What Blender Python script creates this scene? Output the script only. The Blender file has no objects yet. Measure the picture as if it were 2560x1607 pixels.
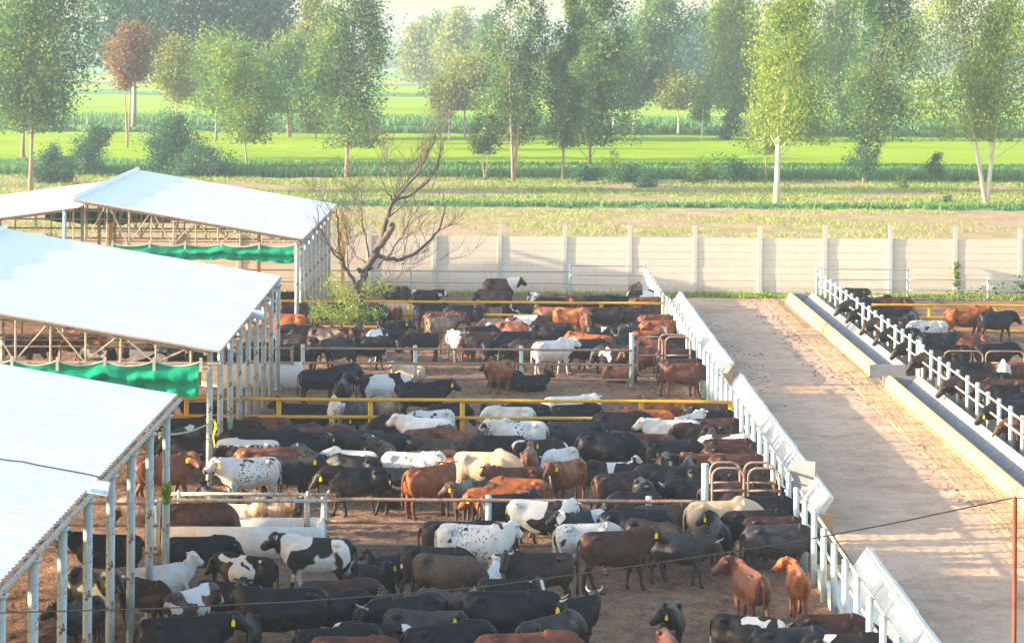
import bpy, bmesh, math, random
from mathutils import Vector, Matrix, Euler
import numpy as np
random.seed(7); RNG = np.random.default_rng(7)
SC = bpy.context.scene
COL = SC.collection
PI = math.pi
# ------------------------------------------------------------------ camera
F = 6000.0; R = 0.0065; CXP = 1260.0; CYP = 130.0; CH = 12.0
cam = bpy.data.cameras.new('camera'); camo = bpy.data.objects.new('camera', cam); COL.objects.link(camo)
cam.sensor_width = 36.0; cam.lens = F/2560*36.0
cam.shift_x = (1280-CXP)/2560; cam.shift_y = -(803.5-CYP)/2560
cam.clip_start = 0.5; cam.clip_end = 9000
camo.location = (0, 0, CH)
camo.rotation_euler = (Matrix.Rotation(R, 4, 'Y') @ Matrix.Rotation(PI/2, 4, 'X')).to_euler()
# rotate about the view axis so that the right side of the picture sinks
camo.rotation_euler = (Matrix.Rotation(-R, 4, 'Y') @ Matrix.Rotation(PI/2, 4, 'X')).to_euler()
SC.camera = camo
# ------------------------------------------------------------------ world, sun, exposure
SUN_EL = 12.5; SUN_AZ = 6.5       # light travels towards +X turned SUN_AZ degrees towards +Y
w = bpy.data.worlds.new('World'); SC.world = w; w.use_nodes = True
nt = w.node_tree; bg = nt.nodes['Background']
sky = nt.nodes.new('ShaderNodeTexSky'); sky.sky_type = 'NISHITA'; sky.sun_disc = False
sky.sun_elevation = math.radians(SUN_EL)
sun_from = Vector((-math.cos(math.radians(SUN_AZ)), -math.sin(math.radians(SUN_AZ)), 0))
sky.sun_rotation = math.atan2(sun_from.x, sun_from.y)
sky.air_density = 1.2; sky.dust_density = 2.0; sky.ozone_density = 1.5
nt.links.new(sky.outputs[0], bg.inputs[0]); bg.inputs[1].default_value = 0.15
sl = bpy.data.lights.new('sun', 'SUN'); so = bpy.data.objects.new('sun', sl); COL.objects.link(so)
sl.energy = 4.6; sl.angle = math.radians(0.6); sl.color = (1.0, 0.79, 0.52)
d = Vector((math.cos(math.radians(SUN_AZ))*math.cos(math.radians(SUN_EL)), math.sin(math.radians(SUN_AZ))*math.cos(math.radians(SUN_EL)), -math.sin(math.radians(SUN_EL))))
so.rotation_euler = d.to_track_quat('-Z', 'Y').to_euler()
SC.view_settings.view_transform = 'Standard'; SC.view_settings.look = 'None'
SC.view_settings.gamma = 1.0; SC.view_settings.exposure = 1.92
SC.view_settings.use_curve_mapping = False
SC.cycles.max_bounces = 6; SC.cycles.diffuse_bounces = 3; SC.cycles.volume_bounces = 1
SC.cycles.transparent_max_bounces = 4

# ------------------------------------------------------------------ pixel (2560 x 1607) -> place
def unroll(px, py):
    u = px-CXP; v = py-CYP
    return u+R*v, v-R*u
def G(px, py, z=0.0):
    u, v = unroll(px, py); pm = v/(CH-z)
    return Vector((u/pm, F/pm, z))
def W(px, py, Y):
    u, v = unroll(px, py); return Vector((u*Y/F, Y, CH-v*Y/F))
def toPx(p):
    u = p[0]*F/p[1]; v = (CH-p[2])*F/p[1]
    return CXP+u-R*v, CYP+v+R*u

# ------------------------------------------------------------------ objects
def tag(o, label=None, cat=None, group=None, kind=None):
    if label: o['label'] = label
    if cat: o['category'] = cat
    if group: o['group'] = group
    if kind: o['kind'] = kind
    return o
def empty(name, loc, rz=0.0):
    o = bpy.data.objects.new(name, None); COL.objects.link(o); o.location = loc; o.rotation_euler = (0, 0, rz)
    o.empty_display_size = 0.3
    return o
class MB:
    def __init__(s): s.v = []; s.f = []; s.mi = []
    def add(s, vs, fs, m=0):
        n = len(s.v); s.v += [tuple(p) for p in vs]; s.f += [tuple(i+n for i in f) for f in fs]; s.mi += [m]*len(fs)
    def box(s, x0, x1, y0, y1, z0, z1, m=0, M=None):
        vs = [Vector((x, y, z)) for z in (z0, z1) for x, y in ((x0, y0), (x1, y0), (x1, y1), (x0, y1))]
        if M: vs = [M @ v for v in vs]
        s.add(vs, [(0,3,2,1), (4,5,6,7), (0,1,5,4), (1,2,6,5), (2,3,7,6), (3,0,4,7)], m)
    def hexa(s, vs, m=0):
        s.add(vs, [(0,3,2,1), (4,5,6,7), (0,1,5,4), (1,2,6,5), (2,3,7,6), (3,0,4,7)], m)
    def prism(s, prof, y0, y1, m=0):
        # prof: (x,z) outline extruded along Y
        n = len(prof)
        vs = [(x, y0, z) for x, z in prof]+[(x, y1, z) for x, z in prof]
        fs = [tuple(range(n)), tuple(range(2*n-1, n-1, -1))]
        for i in range(n): j = (i+1) % n; fs.append((j, i, n+i, n+j))
        s.add(vs, fs, m)
    def tube(s, pts, rad, seg=8, m=0, flat=None, cap=True):
        pts = [Vector(p) for p in pts]; n = len(pts)
        if not hasattr(rad, '__len__'): rad = [rad]*n
        prev = None; rings = []
        for i, p in enumerate(pts):
            t = (pts[min(i+1, n-1)]-pts[max(i-1, 0)])
            t = t.normalized() if t.length > 1e-9 else Vector((0, 0, 1))
            if prev is None:
                a = Vector((0, 0, 1)) if abs(t.z) < .9 else Vector((1, 0, 0))
                a = (a-t*a.dot(t)).normalized()
            else:
                a = prev-t*prev.dot(t); a = a.normalized()
            prev = a; b = t.cross(a)
            rings.append([p+(a*math.cos(2*PI*k/seg)+b*math.sin(2*PI*k/seg))*rad[i] for k in range(seg)])
        vs = [v for r in rings for v in r]; fs = []
        for i in range(n-1):
            for k in range(seg):
                k2 = (k+1) % seg
                fs.append((i*seg+k, i*seg+k2, (i+1)*seg+k2, (i+1)*seg+k))
        if cap:
            fs.append(tuple(range(seg-1, -1, -1))); fs.append(tuple((n-1)*seg+k for k in range(seg)))
        s.add(vs, fs, m)
    def mesh(s, name, mats, smooth=False):
        me = bpy.data.meshes.new(name); me.from_pydata(s.v, [], s.f); me.update()
        for m in (mats if isinstance(mats, (list, tuple)) else [mats]): me.materials.append(m)
        me.polygons.foreach_set('material_index', s.mi)
        if smooth: me.polygons.foreach_set('use_smooth', [True]*len(s.f))
        return me
    def build(s, name, mats, parent=None, smooth=False, loc=None):
        o = bpy.data.objects.new(name, s.mesh(name, mats, smooth)); COL.objects.link(o)
        if parent: o.parent = parent
        if loc is not None: o.location = loc
        return o
def quads_mesh(name, V, mat, smooth=False, nper=4):
    n = len(V)//nper
    me = bpy.data.meshes.new(name)
    me.vertices.add(len(V)); me.vertices.foreach_set('co', np.asarray(V, dtype=np.float32).ravel())
    me.loops.add(len(V)); me.loops.foreach_set('vertex_index', np.arange(len(V), dtype=np.int32))
    me.polygons.add(n); me.polygons.foreach_set('loop_start', np.arange(0, len(V), nper, dtype=np.int32))
    try: me.polygons.foreach_set('loop_total', np.full(n, nper, dtype=np.int32))
    except Exception: pass
    me.update(calc_edges=True); me.validate(); me.materials.append(mat)
    return me

# ------------------------------------------------------------------ materials
class NT:
    def __init__(s, name):
        s.m = bpy.data.materials.new(name); s.m.use_nodes = True; s.t = s.m.node_tree
        s.b = s.t.nodes['Principled BSDF']; s.b.inputs['Roughness'].default_value = .85
        s.b.inputs['Specular IOR Level'].default_value = .25
        s.co = None
    def n(s, typ, **kw):
        x = s.t.nodes.new('ShaderNode'+typ)
        for k, v in kw.items():
            if k.startswith('i_'): x.inputs[int(k[2:])].default_value = v
            else: setattr(x, k, v)
        return x
    def l(s, a, b): s.t.links.new(a, b)
    def coord(s, kind='Object', scale=(1, 1, 1)):
        c = s.n('TexCoord'); mp = s.n('Mapping'); mp.inputs['Scale'].default_value = scale
        s.l(c.outputs[kind], mp.inputs[0]); return mp.outputs[0]
    def noise(s, vec, scale, detail=4, rough=.6, dist=0.0):
        x = s.n('TexNoise'); x.inputs['Scale'].default_value = scale; x.inputs['Detail'].default_value = detail
        x.inputs['Roughness'].default_value = rough; x.inputs['Distortion'].default_value = dist
        if vec is not None: s.l(vec, x.inputs['Vector'])
        return x.outputs['Fac']
    def ramp(s, fac, stops):
        x = s.n('ValToRGB'); e = x.color_ramp.elements
        while len(e) < len(stops): e.new(.5)
        for i, (p, c) in enumerate(stops):
            e[i].position = p; e[i].color = (*c, 1) if len(c) == 3 else c
        s.l(fac, x.inputs[0]); return x.outputs[0]
    def mr(s, fac, a, b, c=0.0, d=1.0):
        x = s.n('MapRange'); x.inputs[1].default_value = a; x.inputs[2].default_value = b
        x.inputs[3].default_value = c; x.inputs[4].default_value = d
        s.l(fac, x.inputs[0]); return x.outputs[0]
    def mix(s, fac, a, b, mode='MIX'):
        x = s.n('Mix'); x.data_type = 'RGBA'; x.blend_type = mode
        for i, v in ((0, fac), (6, a), (7, b)):
            if hasattr(v, 'is_output') or isinstance(v, bpy.types.NodeSocket): s.l(v, x.inputs[i])
            elif i == 0: x.inputs[0].default_value = v
            else: x.inputs[i].default_value = (*v, 1)
        return x.outputs[2]
    def math(s, op, a, b=0.0, c=0.0):
        x = s.n('Math'); x.operation = op
        for i, v in enumerate((a, b, c)):
            if isinstance(v, bpy.types.NodeSocket): s.l(v, x.inputs[i])
            else: x.inputs[i].default_value = v
        return x.outputs[0]
    def base(s, c):
        if isinstance(c, bpy.types.NodeSocket): s.l(c, s.b.inputs['Base Color'])
        else: s.b.inputs['Base Color'].default_value = (*c, 1)
    def bump(s, h, st=.5, dist=.02):
        x = s.n('Bump'); x.inputs['Strength'].default_value = st; x.inputs['Distance'].default_value = dist
        s.l(h, x.inputs['Height']); s.l(x.outputs[0], s.b.inputs['Normal'])
def paint(name, col, rust=0.0, rough=.55, rustcol=(.22, .10, .05), scale=3.0, metallic=0.0, dirt=.12):
    t = NT(name); v = t.coord()
    n1 = t.noise(v, scale, 5); n2 = t.noise(v, scale*7, 4)
    dk = tuple(c*(1-dirt*2) for c in col); lt = tuple(min(1, c*(1+dirt*.5)) for c in col)
    c = t.mix(t.mr(n1, .35, .65), dk, lt)
    if rust > 0:
        mm = t.math('ADD', t.math('MULTIPLY', n1, .6), t.math('MULTIPLY', n2, .4))
        th = .66-rust*.32
        c = t.mix(t.mr(mm, th, th+.06), c, rustcol)
    t.base(c); t.b.inputs['Roughness'].default_value = rough; t.b.inputs['Metallic'].default_value = metallic
    t.bump(n2, .15, .01)
    return t.m
M = {}
M['column'] = paint('column_paint', (.46, .54, .58), .40, .45, (.17, .075, .035), 1.6)
M['pale_post'] = paint('pale_post_paint', (.52, .62, .62), .22, .45, (.3, .2, .12), 4)
M['rail_pale'] = paint('pale_rail', (.62, .56, .50), .5, .55, (.36, .22, .15), 3)
M['rail_rust'] = paint('rusty_rail', (.40, .27, .21), .5, .6, (.25, .12, .07), 4)
M['galv'] = paint('galvanised', (.40, .41, .42), .3, .5, (.22, .15, .11), 4, .2)
M['yellow'] = paint('yellow_paint', (.72, .39, .015), .12, .4, (.3, .14, .04), 5, 0, .08)
M['whitepaint'] = paint('white_box', (.7, .72, .74), .1, .5, (.4, .35, .3), 5)
M['truss'] = paint('truss_paint', (.50, .44, .36), .45, .6, (.27, .16, .09), 3)
M['redrust'] = paint('red_pole', (.24, .055, .02), .3, .6, (.16, .06, .03), 6)
M['darkmetal'] = paint('dark_wire', (.035, .035, .04), 0, .6)
def concrete(name, a, b, c, sc=1.0, bmp=.35, streak=True):
    t = NT(name); v = t.coord(); v2 = t.coord(scale=(1, 1, .15))
    n1 = t.noise(v, 1.3*sc, 6, .65); n2 = t.noise(v2, 5*sc, 5, .7); n3 = t.noise(v, 30*sc, 3)
    col = t.mix(t.mr(n1, .35, .65), a, b)
    if streak: col = t.mix(t.mr(n2, .55, .75, 0, .55), col, c)
    col = t.mix(t.mr(n3, .4, .7, 0, .15), col, c)
    if name == 'wall_concrete':
        oi = t.n('ObjectInfo'); g_ = t.n('NewGeometry')
        col = t.mix(t.math('MULTIPLY', oi.outputs['Random'], .35), col, c); col = t.mix(t.math('MULTIPLY', g_.outputs['Random Per Island'], .28), col, b)
        sz = t.n('SeparateXYZ'); t.l(v, sz.inputs[0]); col = t.mix(t.math('MULTIPLY', t.mr(sz.outputs['Z'], .55, 0), t.mr(n2, .35, .6, .2, .75)), col, (.40, .29, .20))
    t.base(col); t.b.inputs['Roughness'].default_value = .92; t.bump(n3, bmp, .02)
    return t.m
M['wall'] = concrete('wall_concrete', (.80, .68, .57), (.88, .76, .65), (.52, .42, .35), 1.6)
M['wallpost'] = concrete('wall_post_concrete', (.56, .54, .50), (.66, .63, .58), (.42, .38, .34))
M['whitewash'] = concrete('whitewash', (.80, .68, .58), (.90, .85, .78), (.46, .30, .19), 2.4)
M['trough'] = concrete('trough_concrete', (.74, .70, .62), (.86, .82, .74), (.52, .44, .34), 1.5)
M['trough_tan'] = concrete('trough_tan_concrete', (.52, .34, .16), (.62, .43, .22), (.50, .36, .20), 1.0, .3, False)
M['slab'] = concrete('trough_slab', (.22, .23, .25), (.29, .30, .32), (.15, .13, .12), 2.0)
# roof sheet
def roofmat(name, col):
    t = NT(name); c = t.n('TexCoord'); sx = t.n('SeparateXYZ'); t.l(c.outputs['Object'], sx.inputs[0])
    v = t.coord(scale=(.25, 1, 1))
    wv = t.math('SINE', t.math('MULTIPLY', sx.outputs['Y'], 2*PI/.25))
    n1 = t.noise(v, 1.1, 5, .6); n2 = t.noise(v, 9, 4)
    cc = t.mix(t.mr(n1, .42, .75, 0, .5), col, tuple(x*.84 for x in col))
    # lap joints across the slope and along it
    fx = t.math('FRACT', t.math('DIVIDE', sx.outputs['Y'], 3.05))
    jx = t.math('LESS_THAN', fx, .012)
    brk = t.math('GREATER_THAN', t.noise(t.coord(scale=(.35, 3, 1)), 1.0, 2), .53)
    cc = t.mix(t.math('MULTIPLY', t.math('MULTIPLY', jx, brk), .12), cc, (.35, .36, .42))
    vo = t.n('TexVoronoi'); vo.inputs['Scale'].default_value = 1.1; t.l(t.coord(), vo.inputs['Vector'])
    dots = t.math('LESS_THAN', vo.outputs['Distance'], .032)
    cc = t.mix(t.math('MULTIPLY', dots, .6), cc, (.25, .2, .2))
    t.base(cc); t.b.inputs['Roughness'].default_value = .45
    t.bump(t.math('ADD', wv, t.math('MULTIPLY', n2, .8)), .32, .014)
    return t.m
M['roof'] = roofmat('roof_sheet', (.86, .85, .84))
M['roofedge'] = paint('roof_edge', (.55, .42, .42), .3, .6, (.38, .22, .2), 6)
def cloth(name, col):
    t = NT(name); v = t.coord(); n = t.noise(v, 2.5, 4); n2 = t.noise(v, 60, 2)
    t.base(t.mix(t.mr(n, .35, .65), tuple(x*.72 for x in col), col)); t.b.inputs['Roughness'].default_value = .92; t.b.inputs['Specular IOR Level'].default_value = .08
    t.bump(n2, .2, .005)
    return t.m
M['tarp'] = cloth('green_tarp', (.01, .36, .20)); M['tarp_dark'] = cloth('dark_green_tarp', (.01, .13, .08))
M['hem'] = cloth('tarp_hem', (.66, .60, .50)); M['tagy'] = cloth('tag_yellow', (.85, .68, .01))
M['rope'] = cloth('pale_rope', (.50, .50, .26)); M['ygcloth'] = cloth('yellow_cloth', (.60, .62, .03))
M['horn'] = cloth('horn', (.50, .44, .34))
# grounds
def groundmat(name, cols, scales=(.35, 3, 25), bmp=.6, dist=.05, weights=(.45, .35, .2), extra=None):
    t = NT(name); v = t.coord()
    ns = [t.noise(v, s, 5, .65) for s in scales]
    m = t.math('ADD', t.math('ADD', t.math('MULTIPLY', ns[0], weights[0]), t.math('MULTIPLY', ns[1], weights[1])), t.math('MULTIPLY', ns[2], weights[2]))
    k = len(cols)
    c = t.ramp(m, [(.36+.28*i/(k-1), cc) for i, cc in enumerate(cols)])
    if extra: c = extra(t, v, c)
    t.base(c); t.b.inputs['Roughness'].default_value = .95; t.b.inputs['Specular IOR Level'].default_value = .1
    t.bump(t.math('ADD', ns[1], ns[2]), bmp, dist)
    return t.m
# ================================================================== SETTING
def pen_extra(t, v, c):
    vo = t.n('TexVoronoi'); vo.inputs['Scale'].default_value = 2.2; t.l(v, vo.inputs['Vector'])
    n = t.noise(v, .25, 3)
    d = t.math('MULTIPLY', t.mr(vo.outputs['Distance'], .10, .26, 1, 0), t.mr(n, .36, .55))
    c = t.mix(t.math('MULTIPLY', d, .55), c, (.05, .03, .022))
    return t.mix(t.mr(t.noise(v, .12, 3), .5, .7, 0, .6), c, (.135, .10, .095))
M['pen'] = groundmat('pen_soil', [(.085, .045, .028), (.21, .12, .075), (.36, .215, .13), (.48, .30, .185)], (.3, 2.5, 9), 1.0, .16, (.38, .34, .28), pen_extra)
def road_extra(t, v, c):
    vl = t.coord(scale=(2.2, .10, 1)); n = t.noise(vl, 1.0, 5, .7)
    c = t.mix(t.mr(n, .52, .72, 0, .30), c, (.27, .18, .13))
    vo = t.n('TexVoronoi'); vo.inputs['Scale'].default_value = 1.3; t.l(v, vo.inputs['Vector'])
    return t.mix(t.mr(vo.outputs['Distance'], .03, .055, .6, 0), c, (.12, .08, .07))
M['road'] = groundmat('road_dirt', [(.36, .22, .145), (.50, .325, .22), (.62, .42, .295), (.70, .49, .35)], (.25, 1.6, 12), .5, .03, (.4, .35, .25), road_extra)
M['verge'] = groundmat('verge_earth', [(.38, .23, .13), (.52, .33, .19), (.64, .42, .25), (.68, .47, .30)], (.5, 3, 12), .8, .06)
def scrub_extra(t, v, c):
    g = t.noise(v, .12, 4, .7); g2 = t.noise(v, 1.4, 4, .7)
    m = t.math('MULTIPLY', t.mr(g, .40, .58), t.mr(g2, .40, .60))
    return t.mix(t.math('MULTIPLY', m, .85), c, (.26, .34, .07))
M['scrub'] = groundmat('scrub_soil', [(.24, .15, .10), (.38, .25, .175), (.49, .34, .25), (.56, .42, .31)], (.25, 2.2, 9), .9, .12, (.3, .35, .35), scrub_extra)
def cropmat(name, a, b, c):
    t = NT(name); v = t.coord(scale=(.25, 1, 1)); n1 = t.noise(v, .10, 4, .6); n2 = t.noise(v, 1.5, 4, .7); n3 = t.noise(v, 12, 3, .7)
    cc = t.mix(t.mr(n1, .35, .65), a, b); cc = t.mix(t.mr(n2, .5, .75, 0, .6), cc, c)
    cc = t.mix(t.mr(n3, .45, .7, 0, .3), cc, c)
    t.base(cc); t.bump(t.math('ADD', n2, n3), 1.0, .25); t.b.inputs['Specular IOR Level'].default_value = .1
    return t.m
M['crop'] = cropmat('crop_green', (.29, .47, .005), (.40, .56, .006), (.23, .41, .008))
M['crop2'] = cropmat('crop_yellow_green', (.28, .46, .02), (.36, .52, .03), (.22, .40, .02))
M['paddock'] = cropmat('pale_field', (.20, .34, .05), (.28, .38, .07), (.15, .28, .05))
M['bund'] = cropmat('dark_bund', (.10, .28, .13), (.17, .38, .14), (.08, .22, .10))
M['soil'] = cropmat('bare_field', (.42, .30, .18), (.50, .36, .22), (.34, .27, .15))

def sheet(name, x0, x1, y0, y1, z, m, nx=1, ny=1, amp=0.0, rough=1.0):
    mb = MB()
    if nx == 1 and ny == 1: mb.add([(x0, y0, z), (x1, y0, z), (x1, y1, z), (x0, y1, z)], [(0, 1, 2, 3)])
    else:
        vs = []
        for j in range(ny+1):
            for i in range(nx+1):
                x = x0+(x1-x0)*i/nx; y = y0+(y1-y0)*j/ny
                e = min(i, nx-i, j, ny-j); k = 0 if e == 0 else 1
                vs.append((x, y, z+amp*k*(.5+.25*math.sin(x*1.3+y*.7)+.25*math.sin(x*.41-y*1.9)+random.uniform(-.5, .5)*rough)))
        fs = [(j*(nx+1)+i, j*(nx+1)+i+1, (j+1)*(nx+1)+i+1, (j+1)*(nx+1)+i) for j in range(ny) for i in range(nx)]
        mb.add(vs, fs)
    o = mb.build(name, m, smooth=True); o['kind'] = 'structure'; return o
sheet('ground', -2500, 2500, -40, 5200, -.14, M['paddock'])
sheet('pen_ground', -34, 8.3, 24, 118.9, 0.0, M['pen'], 220, 480, .055, 1.6)
sheet('pen_ground', 14.0, 45, 24, 118.9, 0.0, M['pen'], 80, 200, .05)
sheet('road', 8.3, 13.05, 24, 118.9, .012, M['road'], 60, 400, .03)
sheet('road_verge', 12.6, 14.0, 24, 118.9, .03, M['verge'], 30, 300, .04, .6)
XW = 130
sheet('scrub_field', -XW, XW, 119.5, 185.5, .004, M['scrub'], 300, 90, .12)
sheet('scrub_field', -XW, XW, 185.5, 226, .004, M['scrub'], 300, 60, .15)

def slab(name, y0, y1, h, m, nx=160, ny=14, amp=.12, x0=-XW, x1=XW, wob=0.0):
    """a standing crop: top sheet with an uneven surface and a skirt at the front edge"""
    vs = []; fs = []
    ph = random.uniform(0, 6)
    for j in range(-1, ny+1):
        for i in range(nx+1):
            x = x0+(x1-x0)*i/nx; y = y0 if j < 0 else y0+(y1-y0)*j/ny
            y += wob*math.sin(x*.09+ph)*(1 if j <= 0 else 0)
            z = 0 if j < 0 else h+random.uniform(-amp, amp)*.5+amp*.6*math.sin(x*.21+y*.13+ph)
            vs.append((x, y-(.25 if j < 0 else 0), z))
    n = nx+1
    for j in range(ny+1):
        for i in range(nx): fs.append((j*n+i, j*n+i+1, (j+1)*n+i+1, (j+1)*n+i))
    mb = MB(); mb.add(vs, fs); o = mb.build(name, m, smooth=True); o['kind'] = 'structure'; return o
slab('bund', 184.8, 187.0, .28, M['bund'], 260, 3, .10)
slab('crop_field', 246, 288, .75, M['crop'])
slab('crop_field', 289.5, 327, .78, M['crop'])
slab('bund', 327, 331, .9, M['bund'], 160, 3, .2)
slab('pale_field', 331, 352, .85, M['paddock'])
slab('bund', 352, 388, 1.0, M['bund'], 160, 5, .4)
slab('crop_field', 391, 440, 1.3, M['crop2'])
slab('crop_field', 442, 560, 1.4, M['crop2'])
slab('bund', 560, 592, 1.9, M['bund'], 160, 3, .4)
XW = 330
slab('crop_field', 592, 690, 2.0, M['crop'], x0=-XW, x1=XW)
slab('bund', 690, 712, 2.4, M['bund'], 160, 3, .4, -XW, XW)
slab('bare_field', 712, 760, 2.2, M['soil'], x0=-XW, x1=XW)
slab('crop_field', 760, 900, 2.3, M['crop2'], x0=-XW, x1=XW)
slab('bund', 900, 960, 3.2, M['bund'], 160, 3, .6, -XW, XW)
slab('crop_field', 960, 1250, 3.0, M['paddock'], x0=-XW, x1=XW)

# blades and weeds
def bladesmat(name, a, b, tr=.25):
    t = NT(name); g = t.n('NewGeometry'); c = t.mix(g.outputs['Random Per Island'], a, b)
    t.base(c); t.b.inputs['Roughness'].default_value = .7; t.b.inputs['Specular IOR Level'].default_value = .2
    tl = t.n('BsdfTranslucent'); t.l(c, tl.inputs[0]); mx = t.n('MixShader'); mx.inputs[0].default_value = tr
    t.l(t.b.outputs[0], mx.inputs[1]); t.l(tl.outputs[0], mx.inputs[2])
    t.l(mx.outputs[0], t.t.nodes['Material Output'].inputs[0]); return t.m
M['blade'] = bladesmat('grass_blades', (.15, .29, .04), (.31, .38, .07))
M['bladey'] = bladesmat('dry_grass_blades', (.20, .33, .05), (.40, .38, .13))
M['weed'] = bladesmat('weed_leaves', (.06, .19, .07), (.17, .34, .08))
def tufts(name, pts, h, wd, nb, m, spread=.25, label=None):
    n = len(pts); P = np.repeat(np.asarray(pts, float), nb, axis=0); k = len(P)
    P[:, 0] += RNG.normal(0, spread, k); P[:, 1] += RNG.normal(0, spread, k)
    a = RNG.uniform(0, 2*PI, k); hh = h*RNG.uniform(.4, 1.2, k); ww = wd*RNG.uniform(.6, 1.3, k)
    lean = RNG.normal(0, .35, (k, 2))*hh[:, None]
    dx = np.cos(a)*ww/2; dy = np.sin(a)*ww/2
    V = np.zeros((k, 4, 3))
    V[:, 0] = P+np.c_[-dx, -dy, np.zeros(k)]; V[:, 1] = P+np.c_[dx, dy, np.zeros(k)]
    V[:, 2] = P+np.c_[lean[:, 0]+dx*.35, lean[:, 1]+dy*.35, hh]; V[:, 3] = P+np.c_[lean[:, 0]-dx*.35, lean[:, 1]-dy*.35, hh]
    o = bpy.data.objects.new(name, quads_mesh(name, V.reshape(-1, 3), m)); COL.objects.link(o)
    tag(o, label, 'grass' if 'grass' in name else 'weeds', None, 'stuff'); return o
def scat(n, x0, x1, y0, y1, z=0.0, clump=None):
    out = []
    while len(out) < n:
        x = random.uniform(x0, x1); y = random.uniform(y0, y1)
        if clump and (math.sin(x*.35+1.3*math.sin(y*.3))+math.sin(y*.42+x*.17+2)+random.uniform(-1, 1)) < clump: continue
        out.append((x, y, z))
    return out
tufts('scrub_grass', scat(9000, -34, 34, 120.5, 184, 0, -.1), .22, .06, 6, M['bladey'], .25, 'dry yellow green grass tufts scattered over the bare earth behind the wall')
tufts('scrub_grass', scat(8000, -48, 48, 188, 226, 0, -.4), .32, .09, 6, M['blade'], .3, 'greener grass tufts on the strip in front of the weeds')
tufts('wall_grass', scat(1100, 7.5, 30, 117.2, 118.9, 0), .22, .06, 7, M['blade'], .12, 'low green grass along the foot of the concrete wall')
tufts('wall_grass', scat(500, -12, 7.5, 117.4, 118.9, 0), .20, .06, 7, M['bladey'], .12, 'sparse dry grass at the wall foot behind the far pen')
tufts('weed_strip', scat(9000, -58, 58, 226, 245, 0), .85, .15, 8, M['weed'], .35, 'dark green weeds in a band before the bright crop field')
tufts('weed_strip', scat(4000, -90, 90, 352, 386, .9), 1.0, .3, 6, M['weed'], .6, 'distant dark weeds between the two green fields')
tufts('weed_strip', scat(900, -90, 90, 327, 331, .8), .8, .5, 5, M['weed'], .4, 'thin dark weed line behind the bright crop field')
tufts('weed_strip', scat(1500, -45, 45, 184.6, 186.6, .1), .42, .12, 6, M['weed'], .2, 'thin dark weed line along the low earth bund')

# clods of dung and earth beside the road
def clods(name, pts, label):
    mb = MB()
    for (x, y, s) in pts:
        base = [Vector((math.cos(a), math.sin(a), 0)) for a in [2*PI*k/6 for k in range(6)]]
        vs = [Vector((x, y, 0))+b*s*random.uniform(.7, 1.3) for b in base]+[Vector((x, y, s*random.uniform(.3, .7)))+b*s*.5*random.uniform(.5, 1.3) for b in base]
        mb.add(vs, [(6, 7, 8, 9, 10, 11)]+[(k, (k+1) % 6, 6+(k+1) % 6, 6+k) for k in range(6)])
    o = mb.build(name, M['clod']); tag(o, label, 'clods', None, 'stuff')
M['clod'] = groundmat('clod_earth', [(.10, .065, .05), (.17, .11, .08), (.26, .17, .12)], (.5, 4, 30))
pts = [(random.gauss(12.75, .22)+.25*math.sin(y*.35), y, random.uniform(.03, .09)) for y in [random.uniform(50, 117) for _ in range(900)]]
pts += [(random.uniform(11.6, 13.4), y, random.uniform(.03, .10)) for y in [random.uniform(88, 116) for _ in range(500)]]
clods('dung_clods', pts, 'broken dark earth and dung clods along the right edge of the road')
pts = [(random.gauss(9.2, .45), y, random.uniform(.02, .08)) for y in [random.gauss(96, 6) for _ in range(350)]]
pts += [(random.uniform(8.5, 12.5), random.uniform(48, 116), random.uniform(.012, .03)) for _ in range(110)]
clods('dung_clods', pts, 'loose dark crumbs scattered over the dirt road')
pts = [(random.uniform(-8, 6.8), random.uniform(40, 90), random.uniform(.03, .09)) for _ in range(900)]
clods('dung_clods', pts, 'dark dung lumps strewn over the trampled pens')

# ------------------------------------------------------------------ boundary wall
YW = 119.3
wall = empty('boundary_wall', (0, YW, 0)); tag(wall, 'pale precast concrete boundary wall with tall posts behind the cattle pens', 'wall')
bw = 3.235; x_ref = 1740-CXP; x_ref = (1741-CXP)/50.3
M['seam'] = concrete('wall_seam', (.50, .42, .36), (.56, .47, .40), (.40, .33, .28))
def wall_panel_mesh(seed):
    rr = random.Random(seed); mb = MB(); n = 8; hh = 2.84/n
    for k in range(n):
        dy = rr.uniform(-.006, .006)
        mb.box(.09, bw-.09, -.03+dy, .03+dy, k*hh+.006, (k+1)*hh-.008)
    mb.box(.10, bw-.10, -.006, .006, 0, 2.83, 1)
    return mb.mesh('wall_panel', [M['wall'], M['seam']])
pm_ = [wall_panel_mesh(i) for i in range(4)]
pmb = MB(); pmb.box(-.095, .095, -.085, .085, -.1, 3.42)
post_me = pmb.mesh('wall_post', M['wallpost'])
for i in range(-17, 10):
    x = x_ref+i*bw
    o = bpy.data.objects.new('post', post_me); COL.objects.link(o); o.parent = wall; o.location = (x, random.uniform(-.03, .03), 0)
    o.scale = (1, 1, 1+random.uniform(-.015, .015))
    o = bpy.data.objects.new('wall_panel', random.choice(pm_)); COL.objects.link(o); o.parent = wall; o.location = (x, 0, 0)

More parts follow.
